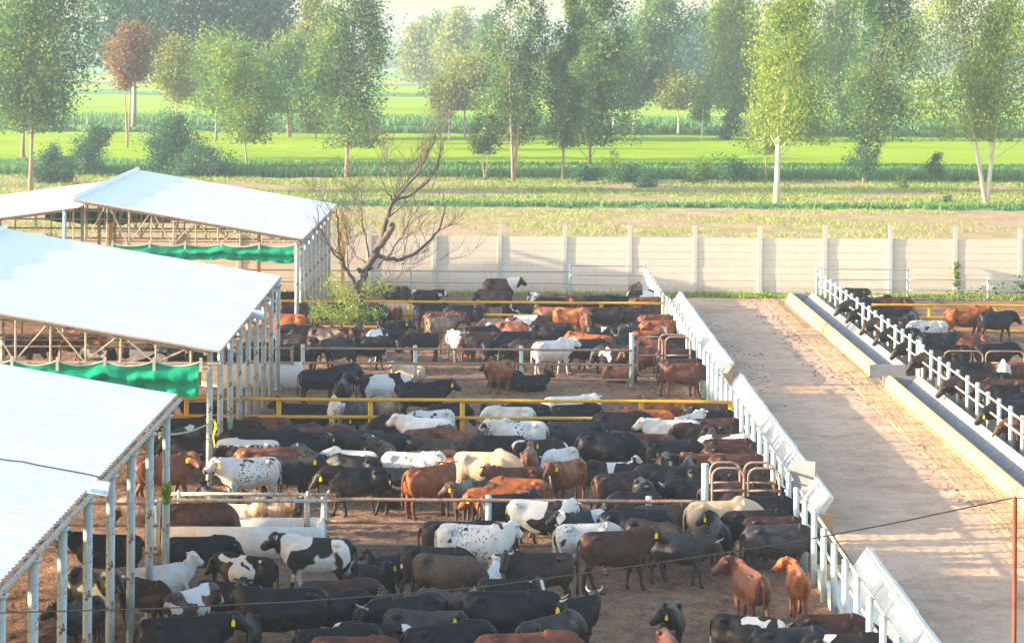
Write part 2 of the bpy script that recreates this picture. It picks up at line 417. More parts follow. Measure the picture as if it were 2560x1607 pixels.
# ------------------------------------------------------------------ sheds
def shed(Y0, Y1, xe0, xe1, z0, z1, label, cols, colx, near_truss=True, ridge_dx=9.75, slope=.165, ext=None, colh=None):
    """xe0/z0: right eave at the near end, xe1/z1 at the far end"""
    s = empty('cattle_shed', (xe0, Y0, 0)); tag(s, label, 'shed', 'open cattle sheds in a row along the left')
    s.location = (0, 0, 0)
    th = .05
    def roofpart(a, b, c, d, name, nx, ny, mat):
        # a near-right, b near-left, c far-left, d far-right
        mb = MB(); vs = []
        for j in range(ny+1):
            for i in range(nx+1):
                p = (a*(1-i/nx)+b*(i/nx))*(1-j/ny)+(d*(1-i/nx)+c*(i/nx))*(j/ny)
                sag = -.03*math.sin(PI*i/nx)*(1-math.cos(2*PI*(j/ny)*4))*.5
                sc = .025*(1 if j % 2 else -1) if i == 0 else 0
                vs.append(p+Vector((sc, 0, sag+random.uniform(-.006, .006))))
        n = nx+1
        fs = [(j*n+i, (j+1)*n+i, (j+1)*n+i+1, j*n+i+1) for j in range(ny) for i in range(nx)]
        low = [v-Vector((0, 0, th)) for v in vs]; k = len(vs)
        fs2 = [tuple(q+k for q in reversed(f)) for f in fs]
        mb.add(vs+low, fs+fs2, 0)
        e = []
        for j in range(ny): e.append((j*n, j*n+k, (j+1)*n+k, (j+1)*n)); e.append((j*n+nx, (j+1)*n+nx, (j+1)*n+nx+k, j*n+nx+k))
        for i in range(nx): e.append((i, i+1, i+1+k, i+k)); e.append((ny*n+i, ny*n+i+k, ny*n+i+1+k, ny*n+i+1))
        mb.add([], []); base = 0
        mb.f += e; mb.mi += [1]*len(e)
        o = mb.build(name, mat, s); return o
    nY = int((Y1-Y0)/.13)
    A = Vector((xe0, Y0, z0)); D = Vector((xe1, Y1, z1))
    B = Vector((xe0-ridge_dx, Y0, z0+ridge_dx*slope)); C = Vector((xe1-ridge_dx, Y1, z1+ridge_dx*slope))
    roofpart(A, B, C, D, 'roof', 14, nY, [M['roof'], M['roofedge']])
    # left slope a little lower, tucked under the ridge
    dz = Vector((.3, 0, -.32)); e0 = Vector((xe0-2*ridge_dx, Y0, z0)); e1 = Vector((xe1-2*ridge_dx, Y1, z1))
    roofpart(B+dz, e0+Vector((0, 0, -.1)), e1+Vector((0, 0, -.1)), C+dz, 'roof', 14, nY//3, [M['roof'], M['roofedge']])
    # ridge cap
    mb = MB(); mb.tube([B+Vector((.0, 0, .03)), C+Vector((.0, 0, .03))], .11, 8); mb.build('ridge_cap', M['roof'], s)
    # columns
    cme = {}
    for (x, y) in cols:
        f = (y-Y0)/(Y1-Y0); ze = z0+(z1-z0)*f-.12
        mb = MB(); mb.tube([(0, 0, -.1), (0, 0, ze)], .085, 12); mb.box(-.16, .16, -.16, .16, 0, .03); mb.box(-.13, .13, -.13, .13, ze-.03, ze)
        mb.build('column', M['column'], s, True, (x, y, 0))
    for k in range(0, len(cols), 2):
        for dx in (ridge_dx, 2*ridge_dx-.6):
            x, y = cols[k]; ze = z0+(ridge_dx*slope-.45 if dx == ridge_dx else -.2)
            mb = MB(); mb.tube([(0, 0, -.1), (0, 0, ze)], .08, 10); mb.build('column', M['column'], s, True, (x-dx, y, 0))
    # eave beam
    xs = cols[0][0]
    mb = MB(); mb.tube([(cols[0][0], Y0+.2, z0-.10), (cols[-1][0], Y1-.2, z1-.10)], .055, 6); mb.build('eave_beam', M['truss'], s)
    # trusses
    def truss(y, xe, ze, skip=False):
        mb = MB(); x0 = xe-.35; n = 10; zb = ze-.38
        top = lambda x: ze-.12+(xe-x)*slope
        L = ridge_dx-.35
        mb.tube([(x0, y, top(x0)), (x0-L, y, top(x0-L))], .05, 6)
        mb.tube([(x0+.35, y, zb), (x0-L, y, zb)], .04, 6); mb.tube([(x0+.1, y, zb-.13), (x0-L, y, zb-.13)], .025, 6)
        for i in range(n):
            xa = x0-.45-i*L/n; mb.tube([(xa, y, zb), (xa, y, top(xa))], .032, 6)
            if i % 2 == 0 and i < n-1: mb.tube([(xa-.1-2*L/n*.48, y, zb), (xa-.1, y, top(xa))], .026, 6)
            elif i < n-1: mb.tube([(xa, y, zb), (xa-L/n*.9, y, top(xa-L/n))], .026, 6)
        # left half
        xr = x0-L
        mb.tube([(xr, y, top(xr)-.35), (xr-L, y, ze-.2)], .045, 6); mb.tube([(xr, y, zb), (xr-L, y, zb)], .04, 6)
        for i in range(6):
            xa = xr-i*L/6; mb.tube([(xa, y, zb), (xa, y, zb+(top(xr)-.35-zb)*(1-i/6))], .03, 6)
        mb.build('truss', M['truss'], s)
    ys = [Y0+.25]+[c[1] for c in cols[2::2]]+[Y1-.3]
    for y in ys:
        f = (y-Y0)/(Y1-Y0); truss(y, xe0+(xe1-xe0)*f, z0+(z1-z0)*f)
    # purlins
    for k in range(1, 7):
        dx = ridge_dx*k/7
        mb = MB(); mb.box(-.03, .03, 0, 1, -.10, 0)
        a = Vector((xe0-dx, Y0+.1, z0+dx*slope-.07)); b = Vector((xe1-dx, Y1-.1, z1+dx*slope-.07))
        mb = MB(); mb.tube([a, b], .035, 4); mb.build('purlin', M['truss'], s)
    return s
cols1 = [(-7.40, 53.0-2.5*k) for k in range(0, 10)][::-1]
e0 = G(0, 1452, 4.05); e1 = G(442, 985, 4.05)
k_ = (30.5-e1.y)/(e0.y-e1.y)
n0 = e1+(e0-e1)*k_
shed(30.5, e1.y, n0.x, e1.x, 4.05, 4.05, 'nearest open cattle shed with large white roof and pale blue columns', cols1, 0)
a = G(550, 877, 3.98); b = G(702, 690, 4.05)
cols2 = [(-7.95, 65.3+2.47*k) for k in range(9)]
shed(a.y, b.y, a.x, b.x, 3.98, 4.05, 'middle cattle shed, its white roof above a long green curtain', cols2, 0)
a3 = G(757, 597, 4.05); b3 = W(843, 510, 117.2)
cols3 = [(-8.62+.02*k, 100.6+2.03*k) for k in range(9)]
shed(a3.y, 117.2, a3.x, b3.x, 4.05, b3.z, 'farthest white roofed cattle shed beside the bare tree', cols3, 0)

def curtain(name, px0, px1, ytop, ybot, Y, nb, m, label, rolled=True, slope=0.0):
    """green shade cloth slung from a chord: scalloped top, bunched roll in the middle, ragged skirt"""
    A = W(px0, ytop, Y); B = W(px1, ytop, Y); zb = W(px1, ybot, Y).z
    c = empty(name, (A.x, Y, 0)); tag(c, label, 'curtain'); c.location = (0, 0, 0)
    L = B.x-A.x; nx = nb*14; nz = 12; H = A.z-zb; vs = []
    rr = random.Random(nb)
    ph = [rr.uniform(0, 6) for _ in range(5)]
    for j in range(nz+1):
        for i in range(nx+1):
            t = i/nx; s_ = (t*nb) % 1; v = j/nz
            sag = .16*H*math.sin(PI*s_)**.8*(1-.75*v)
            z = A.z-sag-v*(H-.10*H*math.sin(t*7+ph[0])) + .04*H*math.sin(t*nb*PI*3+ph[1])*v
            roll = math.exp(-((v-.45)/.14)**2)*.16
            fold = .05*math.sin(t*nb*2*PI*2.3+ph[2]+v*2)*v+.03*math.sin(t*nb*2*PI*5.1+ph[3]-v*5)*v+.04*math.sin(v*9+t*20)
            vs.append((A.x+L*t+.03*math.sin(v*6+t*9)-(.10*v*H if i == nx else 0), Y-.08-roll-fold, z+slope*0))
    fs = [(j*(nx+1)+i, j*(nx+1)+i+1, (j+1)*(nx+1)+i+1, (j+1)*(nx+1)+i) for j in range(nz) for i in range(nx)]
    mb = MB(); mb.add(vs, fs); o = mb.build('cloth', m, c, True)
    mb = MB(); mb.tube([Vector(vs[i])+Vector((0, -.015, 0)) for i in range(0, nx+1, 2)], .022, 5); mb.build('hem', M['hem'], c)
    for k in range(nb+1):
        p = Vector(vs[min(k*14, nx)]); mb = MB()
        mb.box(p.x-.04, p.x+.04, p.y-.05, p.y-.035, p.z-.32*H, p.z+.10); mb.build('strap', M['hem'], c)
    return c
curtain('shade_curtain', -90, 503, 898, 982, a.y-.25, 5, M['tarp'], 'rolled bright green cloth hanging under the near gable of the middle shed')
curtain('shade_curtain', 282, 738, 608, 653, a3.y-.25, 5, M['tarp'], 'rolled green cloth hanging under the near gable of the farthest shed')
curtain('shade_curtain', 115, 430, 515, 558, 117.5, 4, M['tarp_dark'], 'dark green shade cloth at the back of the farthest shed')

def hung_box(px, py, Y, w_, h_, label):
    p = W(px, py, Y); o = MB(); M_ = Matrix.Translation(p) @ Matrix.Rotation(math.radians(9), 4, 'Y') @ Matrix.Rotation(.5, 4, 'X')
    e = empty('eave_box', p); tag(e, label, 'box', 'boxes hung under the shed eaves')
    mb = MB(); M0 = Matrix.Rotation(math.radians(9), 4, 'Y') @ Matrix.Rotation(-.25, 4, 'X')
    mb.box(-w_/2, w_/2, -.10, .10, -h_/2, h_/2, 0, M0); mb.build('case', M['whitepaint'], e)
    mb = MB(); mb.box(-w_/2+.06, w_/2-.06, -.112, -.1, -h_/2+.03, -h_/2+.09, 0, M0); mb.build('blue_strip', M['bluestrip'], e)
M['bluestrip'] = cloth('blue_strip', (.25, .5, .8))
hung_box(247, 1219, 42.0, .36, .25, 'white box with blue strip hung under the nearest shed eave')
hung_box(645, 786, 73.5, .36, .24, 'white box hung under the middle shed eave')
# rope and cloth scraps on the columns
mb = MB(); p0 = W(372, 1084, 50.5); p1 = W(521, 1059, 65.3); p1.x -= .0
mb.tube([p0+(p1-p0)*t+Vector((0, 0, -.12*math.sin(PI*t))) for t in [k/10 for k in range(11)]], .022, 5)
tag(mb.build('rope', M['rope']), 'pale green rope strung between the nearest and middle shed columns', 'rope')
mb = MB(); p0 = W(312, 1146, 47.5); p1 = W(391, 1237, 52.0)
mb.tube([p0, p1], .016, 5); tag(mb.build('rope', M['rope']), 'thin slanting rope behind the nearest shed columns', 'rope')
mb = MB(); p = W(533, 1050, 65.15); vs = []
for j in range(9):
    z = p.z-j*.09; wd = .05+.03*math.sin(j*1.1)
    vs += [(p.x+.02+.02*math.sin(j), p.y-.12, z), (p.x+.02+wd+.03*math.sin(j*.7), p.y-.16+.02*(j % 2), z)]
mb.add(vs, [(2*j, 2*j+1, 2*j+3, 2*j+2) for j in range(8)])
q = W(527, 1050, 65.3); mb.tube([(q.x+.12*math.cos(t), 65.3+.12*math.sin(t), q.z) for t in [k*PI/6 for k in range(13)]], .022, 5)
tag(mb.build('cloth_scrap', M['ygcloth']), 'yellow green cloth strip tied to the first middle shed column', 'cloth')
p = W(417, 1232, 52.8)
tufts('hanging_weed', [(p.x+.02, p.y-.1, p.z+random.uniform(-.25, .15)) for _ in range(26)], .16, .05, 5, M['blade'], .045)
o = [x for x in COL.objects if x.name.startswith('hanging_weed')][0]; del o['kind']; tag(o, 'small green weed clinging to the last column of the nearest shed', 'plant')
mb = MB(); pts_ = [G(-40, 1136, 4.6), G(60, 1150, 4.55), G(150, 1170, 4.45), G(215, 1184, 4.32), G(256, 1193, 4.2)]
def roofz(x): return 4.05+(-7.6-x)*.165
pp = []
for (px, py) in [(-30, 1142), (20, 1150), (60, 1154), (95, 1162), (150, 1172), (215, 1184), (258, 1194)]:
    q = G(px, py, 4.6)
    for _ in range(6): q = G(px, py, roofz(q.x)+.03)
    pp.append(q)
mb.tube(pp, .012, 4); tag(mb.build('cable', M['darkmetal']), 'thin dark cable lying across the nearest white roof', 'cable')

# ------------------------------------------------------------------ fences
def fence(name, label, posts, rails, mp, mr, group=None, pr=.06, rr_=.032, cat='fence', post_m2=None):
    e = empty(name, (0, 0, 0)); tag(e, label, cat, group)
    for i, (x, y, z) in enumerate(posts):
        mb = MB(); mb.tube([(0, 0, -.1), (0, 0, z)], pr, 10); mb.build('post', mp, e, True, (x, y, 0))
    for pts in rails:
        mb = MB(); mb.tube(pts, rr_, 8); mb.build('rail', mr, e, True)
    return e
# centre feed fence along the road, pen by pen
XF = 7.05
pens = [(117.4, 104.2), (103.0, 87.2), (85.9, 73.6), (72.6, 58.6), (57.4, 38.0)]
FY = {'A': 103.45, 'B': 86.1, 'C': 72.9, 'D': 57.7, 'E': 43.0}
def feedline(X, y1, y0, h, label, side, rails=(1, 1, 1), lowx=0.0, tall=False, group='pipe fences the cattle feed through'):
    n = max(2, round((y1-y0)/1.65)); posts = []
    for i in range(n+1):
        y = y1+(y0-y1)*i/n; posts.append((X+lowx, y, h+random.uniform(-.03, .03)))
    off = .10*side
    rl = [[(X+off, y1+.1, z), (X+off, y0-.1, z)] for z in (h-.10, h*.62)]
    return fence('feed_fence', label, posts, rl, M['pale_post'], M['rail_pale'], group, .068, .035)
nm = ['farthest', 'fourth', 'third', 'second', 'nearest']
feedline(6.95, 117.2, 103.9, 1.56, 'pale pipe feed fence of the farthest left pen, beside the road', 1)
feedline(XF, 102.6, 86.4, 1.60, 'pale pipe feed fence left of the road, between the yellow fence and the far gate', 1)
feedline(XF, 85.2, 58.9, 1.66, 'long pale pipe feed fence beside the white trough in the middle of the road edge', 1)
feedline(XF, 57.3, 36.0, 1.67, 'nearest pale pipe feed fence, its thick posts at the lower right of the pens', 1)
feedline(15.35, 117.2, 88.6, 1.47, 'pale pipe feed fence right of the road, at the far right trough', -1)
feedline(15.30, 87.2, 52.0, 1.45, 'nearer pale pipe feed fence right of the road, running out of the picture', -1)
def crossfence(Y, xs, x_ends, zs, ph, mp, mr, label, name='pen_fence', group=None, pr=.06, rr_=.035):
    wob = lambda z: [(x_ends[0]+(x_ends[1]-x_ends[0])*t, Y-.09, z+.005*math.sin(t*23+z*9)) for t in [k/24 for k in range(25)]]
    return fence(name, label, [(x, Y, ph) for x in xs], [wob(z) for z in zs], mp, mr, group, pr, rr_)
def spx(px, py, Y): return W(px, py, Y).x
def rng(a_, b_, n): return [a_+(b_-a_)*k/(n-1) for k in range(n)]
# yellow ones
gy = 'yellow rail fences between the pens'
crossfence(FY['A'], [spx(x, 760, FY['A']) for x in (1023, 1186, 1341, 1503, 1665)]+[spx(x, 760, FY['A']) for x in (860, 700, 540)], (-13, 6.95), (1.22, .67, .12), 1.24, M['yellow'], M['yellow'], 'yellow rail fence across the far end of the left pens, behind the bare tree', 'yellow_fence', gy, .078, .055)
crossfence(FY['A'], [spx(x, 763, FY['A']) for x in (2324, 2490, 2656)], (15.9, 24), (1.22, .67, .12), 1.24, M['yellow'], M['yellow'], 'yellow rail fence in the right hand pens', 'yellow_fence', gy, .078, .055)
crossfence(FY['C'], [spx(x, 1003, FY['C']) for x in (466, 697, 926, 1156, 1603, 1826)]+[spx(x, 1003, FY['C']) for x in (240, 10)], (-16, 6.95), (1.43, .90, .35), 1.45, M['yellow'], M['yellow'], 'yellow rail fence across the middle of the left pens', 'yellow_fence', gy, .074, .052)
crossfence(71.5, [19.2, 21.8], (18.6, 24), (1.3, .8, .3), 1.3, M['yellow'], M['yellow'], 'short yellow fence at the right edge of the picture', 'yellow_fence', gy, .074, .052)
# galvanised back fences
gb = 'thin pipe fences before the boundary wall'
crossfence(117.3, [spx(x, 700, 117.3) for x in (1027, 1227, 820, 620)], (-20, spx(1424, 700, 117.3)), (1.28, .72), 1.32, M['galv'], M['galv'], 'low grey pipe fence before the wall, behind the farthest left pen', 'back_fence', gb, .045, .026)
crossfence(117.3, [spx(1425, 700, 117.3), 6.95], (spx(1425, 700, 117.3), 6.95), (1.58, 1.12, .66), 1.66, M['pale_post'], M['galv'], 'taller three rail pipe panel before the wall at the left feed fence corner', 'back_fence', gb, .06, .028)
crossfence(117.3, [15.35, spx(2269, 700, 117.3)], (15.35, spx(2269, 700, 117.3)), (1.50, 1.0, .5), 1.55, M['pale_post'], M['galv'], 'taller pipe panel before the wall at the right feed fence corner', 'back_fence', gb, .06, .028)
crossfence(117.3, [spx(2470, 740, 117.3), spx(2671, 740, 117.3)], (spx(2269, 700, 117.3), 28), (1.02, .5, .08), 1.12, M['pale_post'], M['galv'], 'low grey pipe fence before the wall at the far right', 'back_fence', gb, .06, .028)
# rusty rails: far (pm 69.7) and near (pm 104)
gr_ = 'rusty rail fences between the pens'
YB = FY['B']; YD = FY['D']
crossfence(YB, [spx(x, 900, YB) for x in (757, 1038, 1303)], (spx(757, 900, YB), spx(1579, 900, YB)), (1.34, .82, .28), 1.46, M['pale_post'], M['rail_rust'], 'pale and rusty rail fence across the far left pens, left of the far gate', 'pen_fence', gr_, .07, .042)
crossfence(YB, [spx(x, 900, YB) for x in (730, 560, 400, 330, 150)], (-20, spx(735, 900, YB)), (1.34, .82), 1.38, M['rail_rust'], M['rail_rust'], 'rusty rails running behind the middle shed columns', 'pen_fence', gr_, .05, .036)
crossfence(YD, [spx(x, 1280, YD) for x in (810, 1221, 1622)], (spx(810, 1280, YD), spx(1762, 1280, YD)), (1.24, .70, .16), 1.34, M['pale_post'], M['rail_rust'], 'rusty rail fence across the near pens, right of the white trough', 'pen_fence', gr_, .075, .045)
crossfence(YD-.6, [spx(x, 1280, YD-.6) for x in (394, 150, -60)], (-13, spx(394, 1280, YD-.6)), (1.22, .70, .16), 1.30, M['pale_post'], M['rail_rust'], 'rusty rail fence left of the near white trough, under the shed', 'pen_fence', gr_, .07, .036)

def gate_post(X, Y, h, label):
    e = empty('gate_post', (X, Y, 0)); tag(e, label, 'gate post', 'tall pale gate posts')
    mb = MB(); mb.tube([(0, 0, -.1), (0, 0, h)], .085, 12); mb.build('shaft', M['pale_post'], e, True)
    mb = MB(); mb.tube([(0, 0, h), (0, 0, h+.02)], .09, 12); mb.build('cap', M['pale_post'], e)
def loop(mb, x0, x1, z0, z1, y, r=.03, c=.22, top_only=False):
    pts = []
    for (cx, cz, a0) in ((x1-c, z1-c, 0), (x0+c, z1-c, 90), (x0+c, z0+c, 180), (x1-c, z0+c, 270)):
        for k in range(6):
            a_ = math.radians(a0+k*18); pts.append((cx+c*math.cos(a_), y, cz+c*math.sin(a_)))
    pts.append(pts[0]); mb.tube(pts, r, 8)
def gate(name, Y, x0, x1, z0, z1, nleaf, label, dy=0.0):
    e = empty(name, (x0, Y, 0)); tag(e, label, 'gate', 'bent pipe gates'); L = (x1-x0)/nleaf
    for k in range(nleaf):
        mb = MB(); loop(mb, k*L+.05, (k+1)*L-.05, z0, z1, dy*k); mb.build('leaf_frame', M['rail_rust'], e, True)
        mb = MB(); zm = z0+(z1-z0)*.52
        mb.tube([(k*L+.05, dy*k, zm), ((k+1)*L-.05, dy*k, zm)], .028, 8); mb.build('rail', M['rail_rust'], e, True)
        mb = MB(); mb.box((k+1)*L-.17, (k+1)*L-.05, dy*k-.045, dy*k+.045, zm-.035, zm+.035); mb.build('latch', M['redrust'], e)
gate_post(spx(1579, 900, YB), YB, 1.93, 'tall pale post at the left end of the far left gate')
gate('pen_gate', YB+.0, spx(1590, 900, YB), 6.80, .45, 1.82, 2, 'far bent pipe gate in two leaves beside the left feed fence')
gate('pen_gate', YB+1.3, spx(1650, 900, YB), 6.80, .5, 1.75, 1, 'single bent pipe gate leaf just behind the far left gate')
gate_post(spx(1762, 1270, YD+1), YD+1, 1.95, 'tall pale post at the left end of the near gate')
gate('pen_gate', YD+.9, spx(1775, 1270, YD+.9), 6.85, .75, 1.88, 2, 'near bent pipe gate with rounded corners, above the cream cow')
gate('pen_gate', YD+2.2, spx(1772, 1270, YD+2), 6.85, .75, 1.80, 2, 'second bent pipe gate standing just behind the near gate')
gate_post(15.3, 87.9, 1.52, 'tall pale post between the two right hand feed fences')
gate('pen_gate', 86.6, 15.9, 18.9, .45, 1.32, 2, 'bent pipe gate in the right hand pens')
gate_post(19.05, 86.6, 1.5, 'tall pale post at the right end of the right hand gate')

# whitewashed water troughs
def water_trough(x0, x1, y0, y1, h, label, frame):
    e = empty('water_trough', ((x0+x1)/2, y0, 0)); tag(e, label, 'trough', 'whitewashed drinking troughs'); e.location = (0, 0, 0)
    mb = MB(); t = .17
    def rb(a_, b_, c_, d_, z0, z1):
        bm = bmesh.new(); bmesh.ops.create_cube(bm, size=1)
        bmesh.ops.scale(bm, vec=(b_-a_, d_-c_, z1-z0), verts=bm.verts); bmesh.ops.translate(bm, vec=((a_+b_)/2, (c_+d_)/2, (z0+z1)/2), verts=bm.verts)
        bmesh.ops.bevel(bm, geom=list(bm.edges), offset=.05, segments=3, affect='EDGES'); bm.verts.index_update()
        mb.add([v.co.copy() for v in bm.verts], [tuple(v.index for v in f.verts) for f in bm.faces]); bm.free()
    rb(x0, x1, y0, y0+t, -.05, h); rb(x0+.02, x1-.02, y1-t, y1, -.05, h+.01); rb(x0+.01, x0+t, y0+.05, y1-.05, -.05, h-.01); rb(x1-t, x1-.01, y0+.05, y1-.05, -.05, h-.012)
    mb.build('basin', M['whitewash'], e, True)
    mb = MB(); mb.add([(x0+t, y0+t, h-.2), (x1-t, y0+t, h-.2), (x1-t, y1-t, h-.2), (x0+t, y1-t, h-.2)], [(0, 1, 2, 3)]); mb.build('water', M['water'], e)
    if frame:
        for yy in (y0+.3, y1-.15):
            mb = MB(); mb.tube([(x0-.1, yy, 1.36), (x1+.1, yy, 1.36)], .045, 8); mb.build('guard_rail', M['rail_pale'], e, True)
        for xx in (x0+.28, x1-.42):
            for yy in (y0+.42, y1-.27):
                mb = MB(); mb.tube([(xx, yy, h-.2), (xx, yy, 1.46)], .045, 8); mb.build('guard_post', M['rail_pale'], e, True)
    return e
t = NT('water'); t.base((.03, .04, .045)); t.b.inputs['Roughness'].default_value = .08; M['water'] = t.m
p = G(402, 1400); q = G(806, 1400)
water_trough(p.x, q.x, p.y, p.y+1.25, .78, 'near white drinking trough with pipe guard rails, behind black cattle', True)
p = G(503, 969); q = G(755, 969)
water_trough(p.x, q.x, p.y, p.y+1.1, .80, 'far white drinking trough behind the middle shed columns', False)

# feed troughs along the road: mirrored profiles
def feed_trough(y1, y0, side, label):
    e = empty('feed_trough', (0, 0, 0)); tag(e, label, 'trough', 'concrete feed troughs along the road')
    if side < 0:   # left of the road, seen from the pen side
        # cast outer wall, leaning outwards
        mb = MB(); prof = [(7.72, .0), (7.90, .0), (8.42, .80), (8.30, .84), (7.74, .10)]
        n = max(1, round((y1-y0)/1.5)); L = (y1-y0)/n
        for k in range(n):
            o = random.uniform(-.01, .01)
            mb.prism([(x+o, z+o*.5) for x, z in prof], y0+k*L+.015, y0+(k+1)*L-.015)
        mb.build('outer_wall', M['trough'], e)
        mb = MB(); mb.box(7.22, 7.74, y0+.05, y1-.05, -.05, .10); mb.build('floor', M['trough'], e)
        mb = MB(); mb.box(7.12, 7.24, y0, y1, -.05, .34); mb.build('kerb', M['trough'], e)
        for yy in (y0-.12, y1+.02):
            mb = MB(); mb.box(7.12, 8.36, yy, yy+.10, -.05, .42); mb.build('end_wall', M['trough_tan'], e)
    else:          # right of the road: tan outer wall, sloping grey slabs behind
        mb = MB(); prof = [(13.60, -.02), (13.84, -.02), (13.95, .50), (13.86, .53), (13.74, .46)]
        n = max(1, round((y1-y0)/3)); L = (y1-y0)/n
        for k in range(n): mb.prism(prof, y0+k*L, y0+(k+1)*L-.008)
        mb.build('outer_wall', M['trough_tan'], e)
        mb = MB(); mb.box(13.86, 14.42, y0+.05, y1-.05, -.05, .10); mb.build('floor', M['clod'], e)
        mb = MB(); n = max(1, round((y1-y0)/.45)); L = (y1-y0)/n
        for k in range(n): mb.prism([(14.40, .08), (14.50, .06), (14.98, .50), (14.90, .54)], y0+k*L+.012, y0+(k+1)*L-.012)
        mb.build('inner_wall', M['slab'], e)
        for yy in (y0-.12, y1+.02):
            mb = MB(); mb.box(13.62, 14.98, yy, yy+.10, -.05, .50); mb.build('end_wall', M['slab'], e)
Yof = lambda y, x, z: G(x, y, z).y
feed_trough(Yof(728, 1691, .84), Yof(904, 1822, .84), -1, 'farthest white feed trough on the left of the road')
feed_trough(Yof(933, 1851, .84), Yof(1241, 2085, .84), -1, 'middle white feed trough on the left of the road')
feed_trough(Yof(1367, 2173, .84), 37.5, -1, 'nearest white feed trough running off the lower edge of the picture')
feed_trough(Yof(733, 1993, .5), Yof(911, 2206, .5), 1, 'farther tan feed trough right of the road with cattle heads over it')
feed_trough(Yof(941, 2253, .5), 51.0, 1, 'nearer tan feed trough right of the road, running out of the picture')
# loose flat slab leaning by the middle trough
mb = MB(); p = G(2020, 1215, .35); mb.box(-.04, .04, -.35, .35, 0, .95, 0, Matrix.Rotation(.15, 4, 'Y')); o = mb.build('leaning_slab', M['slab'], None, False, (7.95, p.y-1.2, .28)); o.rotation_euler = (0, 0, 1.1)
tag(o, 'flat grey slab leaning at the near end of the middle trough', 'slab')

# yellow lamp poles among the farthest shed
def ypole(px, ytop, Y, label, arm=True):
    p = W(px, ytop, Y); e = empty('yellow_pole', (p.x, Y, 0)); tag(e, label, 'pole', 'yellow square poles at the farthest shed')
    mb = MB(); mb.box(-.075, .075, -.075, .075, -.1, p.z); mb.build('shaft', M['yellow'], e)
    if arm:
        mb = MB(); mb.box(-.42, -.075, -.04, .04, p.z-.12, p.z-.05); mb.box(-.36, -.075, -.03, .03, p.z-.42, p.z-.36); mb.build('arm', M['yellow'], e)
ypole(858, 532, 103.9, 'tall yellow square pole with short arms behind the bare tree')
ypole(648, 578, 106.5, 'yellow square pole behind the far green curtain, near its right end', False)
ypole(277, 556, 106.5, 'yellow square pole under the farthest shed at the left end of the green curtain', False)
# red pole and overhead wire
YP = 30.0
p = W(2538, 1243, YP); e = empty('wire_pole', (p.x, YP, 0)); tag(e, 'thin red brown pole with forked top near the right edge', 'pole')
mb = MB(); mb.tube([(0, 0, -.1), (0, 0, p.z)], .028, 10); mb.build('shaft', M['redrust'], e, True)
for s_ in (-1, 1):
    mb = MB(); mb.tube([(0, 0, p.z-.02), (s_*.035, 0, p.z+.14)], .006, 5); mb.build('fork_prong', M['redrust'], e)
wpx = [(-260, 1534), (0, 1531), (380, 1521), (744, 1503), (1000, 1485), (1222, 1465), (1594, 1414), (1966, 1358), (2250, 1304), (2538, 1243), (2560, 1246), (2760, 1290)]
mb = MB(); mb.tube([W(x, y, YP) for x, y in wpx], .0085, 6); tag(mb.build('overhead_wire', M['darkmetal'], None, True), 'thin dark wire hanging across the lower part of the view', 'wire')
# ================================================================== TREES
def leafmat(name, a, b, c=None, tr=.45):
    t = NT(name); g = t.n('NewGeometry'); r = g.outputs['Random Per Island']
    c1 = t.mix(r, a, b)
    v = t.coord(); n = t.noise(v, .55, 3, .6)
    if c: c1 = t.mix(t.mr(n, .48, .68), c1, c)
    t.base(c1); t.b.inputs['Roughness'].default_value = .5; t.b.inputs['Specular IOR Level'].default_value = .35
    tl = t.n('BsdfTranslucent'); t.l(c1, tl.inputs[0]); mx = t.n('MixShader'); mx.inputs[0].default_value = tr
    t.l(t.b.outputs[0], mx.inputs[1]); t.l(tl.outputs[0], mx.inputs[2])
    t.l(mx.outputs[0], t.t.nodes['Material Output'].inputs[0]); return t.m
LM = {'poplar': leafmat('poplar_leaves', (.035, .12, .06), (.10, .23, .06), (.30, .40, .05)),
      'euc': leafmat('eucalyptus_leaves', (.11, .22, .035), (.24, .35, .04), (.38, .44, .05)),
      'dark': leafmat('dark_leaves', (.03, .11, .10), (.07, .19, .13)),
      'yellow': leafmat('yellowish_leaves', (.18, .25, .05), (.30, .34, .08), (.34, .32, .10)),
      'round': leafmat('broad_leaves', (.08, .20, .035), (.18, .32, .045), (.32, .38, .03)),
      'rust': leafmat('rusty_leaves', (.22, .09, .035), (.32, .17, .07), (.20, .18, .06)),
      'shrub': leafmat('shrub_leaves', (.03, .12, .07), (.08, .22, .08)),
      'willow': leafmat('fine_tree_leaves', (.16, .24, .05), (.30, .36, .09), (.10, .18, .05))}
def bark(name, a, b, sc=2.0):
    t = NT(name); v = t.coord(scale=(1, 1, .4)); n = t.noise(v, sc, 5, .7)
    t.base(t.mix(t.mr(n, .35, .65), a, b)); t.bump(n, .6, .03); return t.m
BK = {'white': bark('pale_bark', (.62, .52, .40), (.74, .68, .60)), 'pink': bark('pinkish_bark', (.32, .20, .15), (.46, .31, .23)),
      'dark': bark('grey_brown_bark', (.07, .06, .057), (.15, .125, .115), 4), 'grey': bark('grey_bark', (.25, .22, .19), (.38, .34, .29))}
def leafquads(P, size, droop=0.0, rr=None):
    k = len(P); s = size*RNG.uniform(.6, 1.35, k)
    a = RNG.normal(size=(k, 3)); a /= np.linalg.norm(a, axis=1)[:, None]
    if droop: a[:, 2] = -abs(a[:, 2])-droop; a /= np.linalg.norm(a, axis=1)[:, None]
    b = np.cross(a, RNG.normal(size=(k, 3))); b /= np.linalg.norm(b, axis=1)[:, None]
    a = a*s[:, None]*.5; b = b*s[:, None]*.33
    V = np.zeros((k, 4, 3)); V[:, 0] = P-a; V[:, 1] = P+b*.9-a*.1; V[:, 2] = P+a; V[:, 3] = P-b*.9-a*.1
    return V.reshape(-1, 3)
